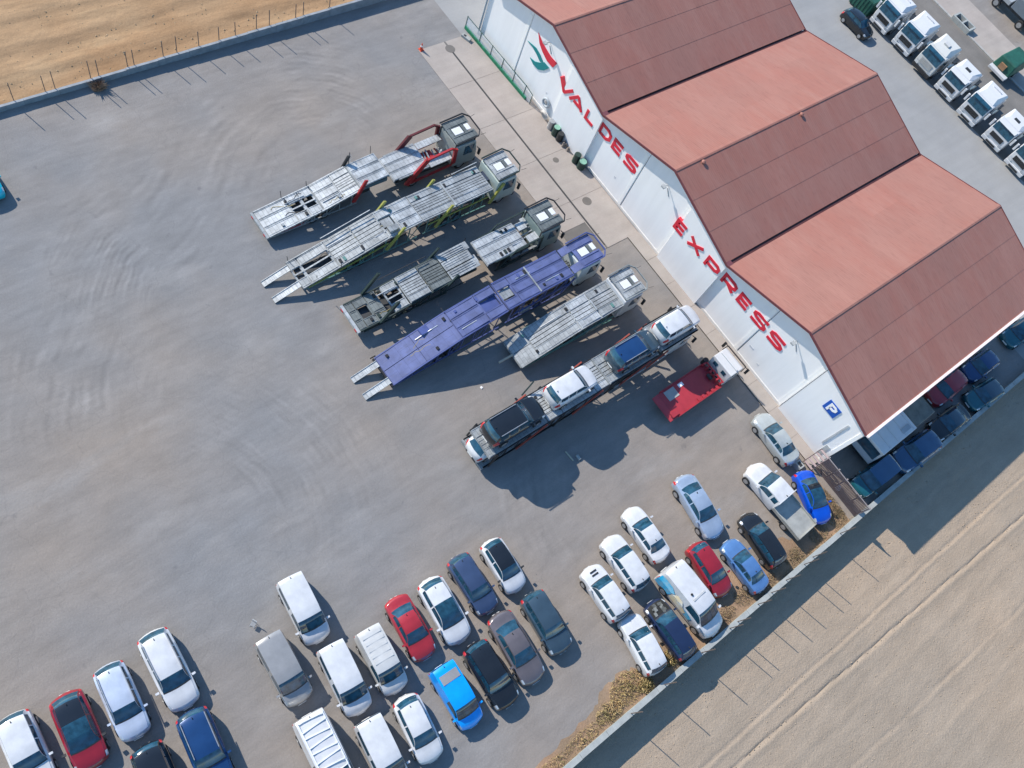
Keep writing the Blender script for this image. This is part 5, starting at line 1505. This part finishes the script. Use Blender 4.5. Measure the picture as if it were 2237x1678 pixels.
tor.add(vs, [(i * K + j, i * K + (j + 1) % K, ((i + 1) % N) * K + (j + 1) % K, ((i + 1) % N) * K + j) for i in range(N) for j in range(K)])
o = tor.build('hose_reel', mat('hose_grey', (0.36, 0.40, 0.43), .6), smooth=True); o.location = (-5.85, -.16, 1.35)
MB().cyl((0, .02, 0), (0, .14, 0), .12, 10).build('hub', RIM, o)
tag(o, 'round grey hose reel hanging on the facade under the letter V', 'hose reel')
o = tor.build('wheel_ring', mat('ring_beige', (0.5, 0.47, 0.43), .7), smooth=True); o.location = (-5.35, -.35, .40); o.rotation_euler = (.35, 0, 0)
MB().cyl((0, -.03, 0), (0, .03, 0), .26, 12).build('hub', WSC, o)
tag(o, 'pale wheel leaning at the wall foot below the hose reel', 'wheel')
# traffic cone at the apron corner
CONE = mat('cone_red', (0.62, 0.075, 0.03), .5, var=.1)
o = MB().box(-.19, .19, -.19, .19, 0.0, .05).build('traffic_cone', CONE); o.location = (-15.95, -6.1, .03)
MB().cyl((0, 0, .05), (0, 0, .72), .15, 14, .03).build('cone_body', CONE, o, True)
MB().cyl((0, 0, .36), (0, 0, .50), .099, 14, .072).build('white_band', SWHITE, o, True)
tag(o, 'red traffic cone at the corner of the concrete apron', 'cone')
o = MB().box(-.45, .45, -.18, .18, 0, .22).build('concrete_block', WSC); MB().box(-.3, -.05, -.1, .1, .222, .23).build('slot', BLACK, o); o.location = (-15.6, -1.5, .03); o.rotation_euler = (0, 0, .3)  # slot is a black plate that paints the dark of a hole
tag(o, 'pale concrete block at the corner of the mesh fence', 'block')
# folding chair left in the yard
o = empty('folding_chair', (18.78, -41.2, 0), .5, 'small white folding chair standing alone near the beige van', 'chair', None, (.7, .7, .7))
CH = mat('chair_white', (0.6, 0.62, 0.62), .5)
MB().box(-.2, .2, -.2, .2, .42, .45).build('seat', mat('seat_grey', (0.25, 0.26, 0.27), .6), o)
for sx in (-1, 1):
    for sy in (-1, 1):
        MB().bar((sx * .19, sy * .22, 0), (sx * .19, -sy * .10 if sy < 0 else sy * .15, .44), .03).build('leg', CH, o)
    MB().bar((sx * .19, .19, .42), (sx * .19, .27, .85), .03).build('back_post', CH, o)
MB().box(-.2, .2, .24, .27, .62, .85).build('backrest', CH, o)
# litter in the shade of the loaded carrier
o = MB().bar((0, 0, .04), (.85, .08, .04), .09, .06).build('wooden_batten', mat('batten_wood', (0.42, 0.40, 0.30), .8)); o.location = (20.1, -17.65, 0); tag(o, 'pale wooden batten lying in the shade of the loaded carrier', 'batten')
o = MB().hexa([(-.22, -.1, 0), (.22, -.12, 0), (.2, .1, 0), (-.2, .12, 0), (-.2, -.09, .14), (.2, -.1, .13), (.19, .09, .15), (-.19, .1, .13)]).build('stone_block', WSC); o.location = (20.95, -17.1, 0); tag(o, 'pale stone block beside the wooden batten', 'block')
o = MB().hexa([(-.1, -.07, 0), (.1, -.08, 0), (.09, .08, 0), (-.1, .07, 0), (-.08, -.05, .06), (.08, -.06, .07), (.07, .06, .05), (-.08, .06, .06)]).build('paper_scrap', SWHITE); o.location = (12.97, -20.08, 0); tag(o, 'white scrap between the blue trailer and the loaded carrier', 'scrap')

# ------------------------------------------------------------------ terrace side vehicles
GTP = mat('green_tarpaulin', (0.012, 0.085, 0.06), .6, var=.3)
t = empty('covered_trailer', (10.6, 54.3, 0), 0, 'dark green tarpaulin trailer on the terrace edge', 'trailer')
MB().hexa([(-1.2, -1.4, .7), (1.2, -1.4, .7), (1.2, 2.0, .7), (-1.2, 2.0, .7), (-1.05, -1.2, 2.0), (1.05, -1.2, 2.0), (.9, 1.7, 2.3), (-.9, 1.7, 2.3)]).build('tarpaulin', GTP, t, bevel=.12)
MB().box(-1.2, 1.2, -2.0, -1.35, .45, .75).build('front_beam', CABW, t, bevel=.03)
MB().box(-.5, .3, -1.5, -1.28, .9, 1.5).build('machine_part', mat('machine_brown', (0.30, 0.17, 0.09), .6), t)
MB().box(-1.0, 1.0, -1.3, 2.0, .4, .7).build('chassis', CHASSIS, t)
for s in (-1, 1):
    wm, rm = wheel_mesh(.4, .26); q = link('wheel', wm, TYRE, t); q.rotation_euler = (0, 0, math.pi / 2); q.location = (s * 1.05, .6, .4); link('rim', rm, RIM, q)
t = empty('green_container', (-3.4, 43.6, 0), 0, 'dark green container behind the black hatchback', 'container')
MB().box(-1.3, 1.3, -.9, 1.2, .1, 1.9).build('container_body', GTP, t, bevel=.05)
for k in range(6): MB().box(-1.2 + k * .42, -1.08 + k * .42, -.95, -.905, .2, 1.8).build('side_rib', GTP, t)
MB().box(-1.25, 1.25, -.85, 1.15, 1.905, 1.95).build('lid', GTP, t)
t = empty('utility_trough', (3.5, 55.1, 0), 0, 'grey concrete trough with dark opening on the terrace kerb', 'trough')
MB().box(-1.3, 1.3, -.7, -.5, 0, .55).build('trough_side', WSC, t); MB().box(-1.3, 1.3, .5, .7, 0, .55).build('trough_side', WSC, t)
for x in (-1.3, -.1, 1.1): MB().box(x, x + .2, -.498, .498, 0, .55).build('trough_end', WSC, t)
MB().box(-1.1, 1.1, -.5, .5, 0.01, .1).build('trough_floor', BLACK, t)
t = empty('dark_lorry', (5.2, 63.6, 0), math.radians(0), 'dark lorry chassis at the upper right corner behind the terrace', 'lorry')
MB().box(-3.2, 3.2, -.8, .9, .8, 1.1).build('chassis', CHASSIS, t)
MB().box(-.6, 3.0, -1.0, 1.2, 1.15, 2.6).build('body', mat('lorry_slate', (0.14, 0.17, 0.20), .5), t, bevel=.06)
MB().box(-2.8, -.9, -1.0, 1.2, 1.15, 1.6).build('flat_deck', mat('lorry_grey', (0.30, 0.32, 0.34), .6), t)
for x in (-2.2, 1.6):
    wm, rm = wheel_mesh(.5, .32)
    for s in (-1, 1):
        q = link('wheel', wm, TYRE, t); q.location = (x, s * 1.0, .5); link('rim', rm, RIM, q)

# ------------------------------------------------------------------ dry vegetation
def tuft_mesh(n, rx, ry, h, seed, zb=0.02, lean=.5):
    rnd = random.Random(seed)
    mb = MB()
    for i in range(n):
        q = rnd.random() * 2 * math.pi; rr = math.sqrt(rnd.random())
        x, y = rx * rr * math.cos(q), ry * rr * math.sin(q)
        hh = h * rnd.uniform(.4, 1.1) * (1.15 - rr * .6)
        a = rnd.random() * 6.28; wd = rnd.uniform(.008, .022)
        dx, dy = math.cos(a) * wd, math.sin(a) * wd
        lx, ly = rnd.uniform(-lean, lean) * hh, rnd.uniform(-lean, lean) * hh
        mb.add([(x - dx, y - dy, zb), (x + dx, y + dy, zb), (x + lx * .6 + dx * .7, y + ly * .6 + dy * .7, zb + hh * .7), (x + lx * 1.3, y + ly * 1.3, zb + hh)], [(0, 1, 2), (0, 2, 3)])
    return mb
DRY = mat('dry_grass', (0.46, 0.34, 0.17), .9, var=.5, scale=1.6, dirt=(0.27, 0.25, 0.10))
DRY2 = mat('dry_weeds_brown', (0.27, 0.20, 0.12), .9, var=.5, scale=2.0, dirt=(0.20, 0.17, 0.09))
gm = MB()
random.seed(31)
patches = [(35.0, -24.0, .95, 1.4, .32, 1300), (35.4, -25.9, .6, 1.1, .4, 500), (35.6, -28.2, .45, 1.6, .3, 380), (35.7, -31.0, .4, 1.6, .3, 320), (35.3, -20.35, .5, .75, .5, 900), (35.6, -22.9, .45, .6, .45, 600)]
for k, (x, y, rx, ry, h, n) in enumerate(patches):
    t_ = tuft_mesh(n, rx, ry, h, 50 + k)
    gm.add([(a + x, b + y, c_) for a, b, c_ in t_.v], t_.f)
tag(gm.build('dry_grass', DRY), 'dry yellow grass growing along the boundary wall', 'grass', kind='stuff')
gm = MB()
patches = [(35.5, -15.3, .5, 1.2, .3, 350), (35.3, -13.0, .6, 1.0, .3, 400), (35.6, -10.6, .45, .8, .3, 250), (35.5, -7.6, .6, 1.0, .25, 700), (35.4, -4.6, .6, 1.0, .22, 600), (34.4, -1.9, 1.6, .5, .2, 900), (35.4, -2.4, .7, .9, .25, 600), (36.0, -6, .15, 5, .2, 500)]
for k, (x, y, rx, ry, h, n) in enumerate(patches):
    t_ = tuft_mesh(n, rx, ry, h, 90 + k)
    gm.add([(a + x, b + y, c_) for a, b, c_ in t_.v], t_.f)
tag(gm.build('dry_weeds', DRY2), 'brown dry weeds on the bare soil beside the boundary wall', 'weeds', kind='stuff')
sh = empty('dry_shrub', (-21.55, -31.4, 0), 0, 'dry brown shrub at the foot of the retaining wall', 'shrub')
tuft_mesh(500, .32, .5, .6, 7, lean=.7).build('foliage', mat('shrub_brown', (0.32, 0.22, 0.15), .9, var=.5, scale=3), sh)
mb = MB()
for i in range(9): mb.bar((random.uniform(-.1, .1), random.uniform(-.1, .1), 0), (random.uniform(-.45, .45), random.uniform(-.6, .6), random.uniform(.4, .7)), .025)
mb.build('stem', PST, sh)
# clods on the fields (loose lumps of soil)
def clods(name, m, n, xr, yr, z, smin, smax, seed, label):
    rnd = random.Random(seed); mb = MB()
    for i in range(n):
        x, y = rnd.uniform(*xr), rnd.uniform(*yr); s = rnd.uniform(smin, smax)
        p = [(x + s * rnd.uniform(.6, 1.2) * a, y + s * rnd.uniform(.6, 1.2) * b, z + s * c_ * rnd.uniform(.5, .9)) for a, b, c_ in ((1, 0, 0), (0, 1, 0), (-1, 0, 0), (0, -1, 0), (0, 0, 1.0))]
        mb.add(p, [(0, 1, 4), (1, 2, 4), (2, 3, 4), (3, 0, 4)])
    tag(mb.build(name, m), label, 'soil', kind='stuff')
clods('soil_clods', SOIL, 9000, (36.6, 66), (-44, 30), -1.0, .02, .075, 4, 'loose pale soil clods scattered over the tilled field')
clods('straw_clods', mat('straw_pale', (0.42, 0.31, 0.19), .9, var=.3, scale=4), 2500, (-42, -22.5), (-60, -2), .03, .03, .085, 6, 'pale straw clods scattered over the stubble field')
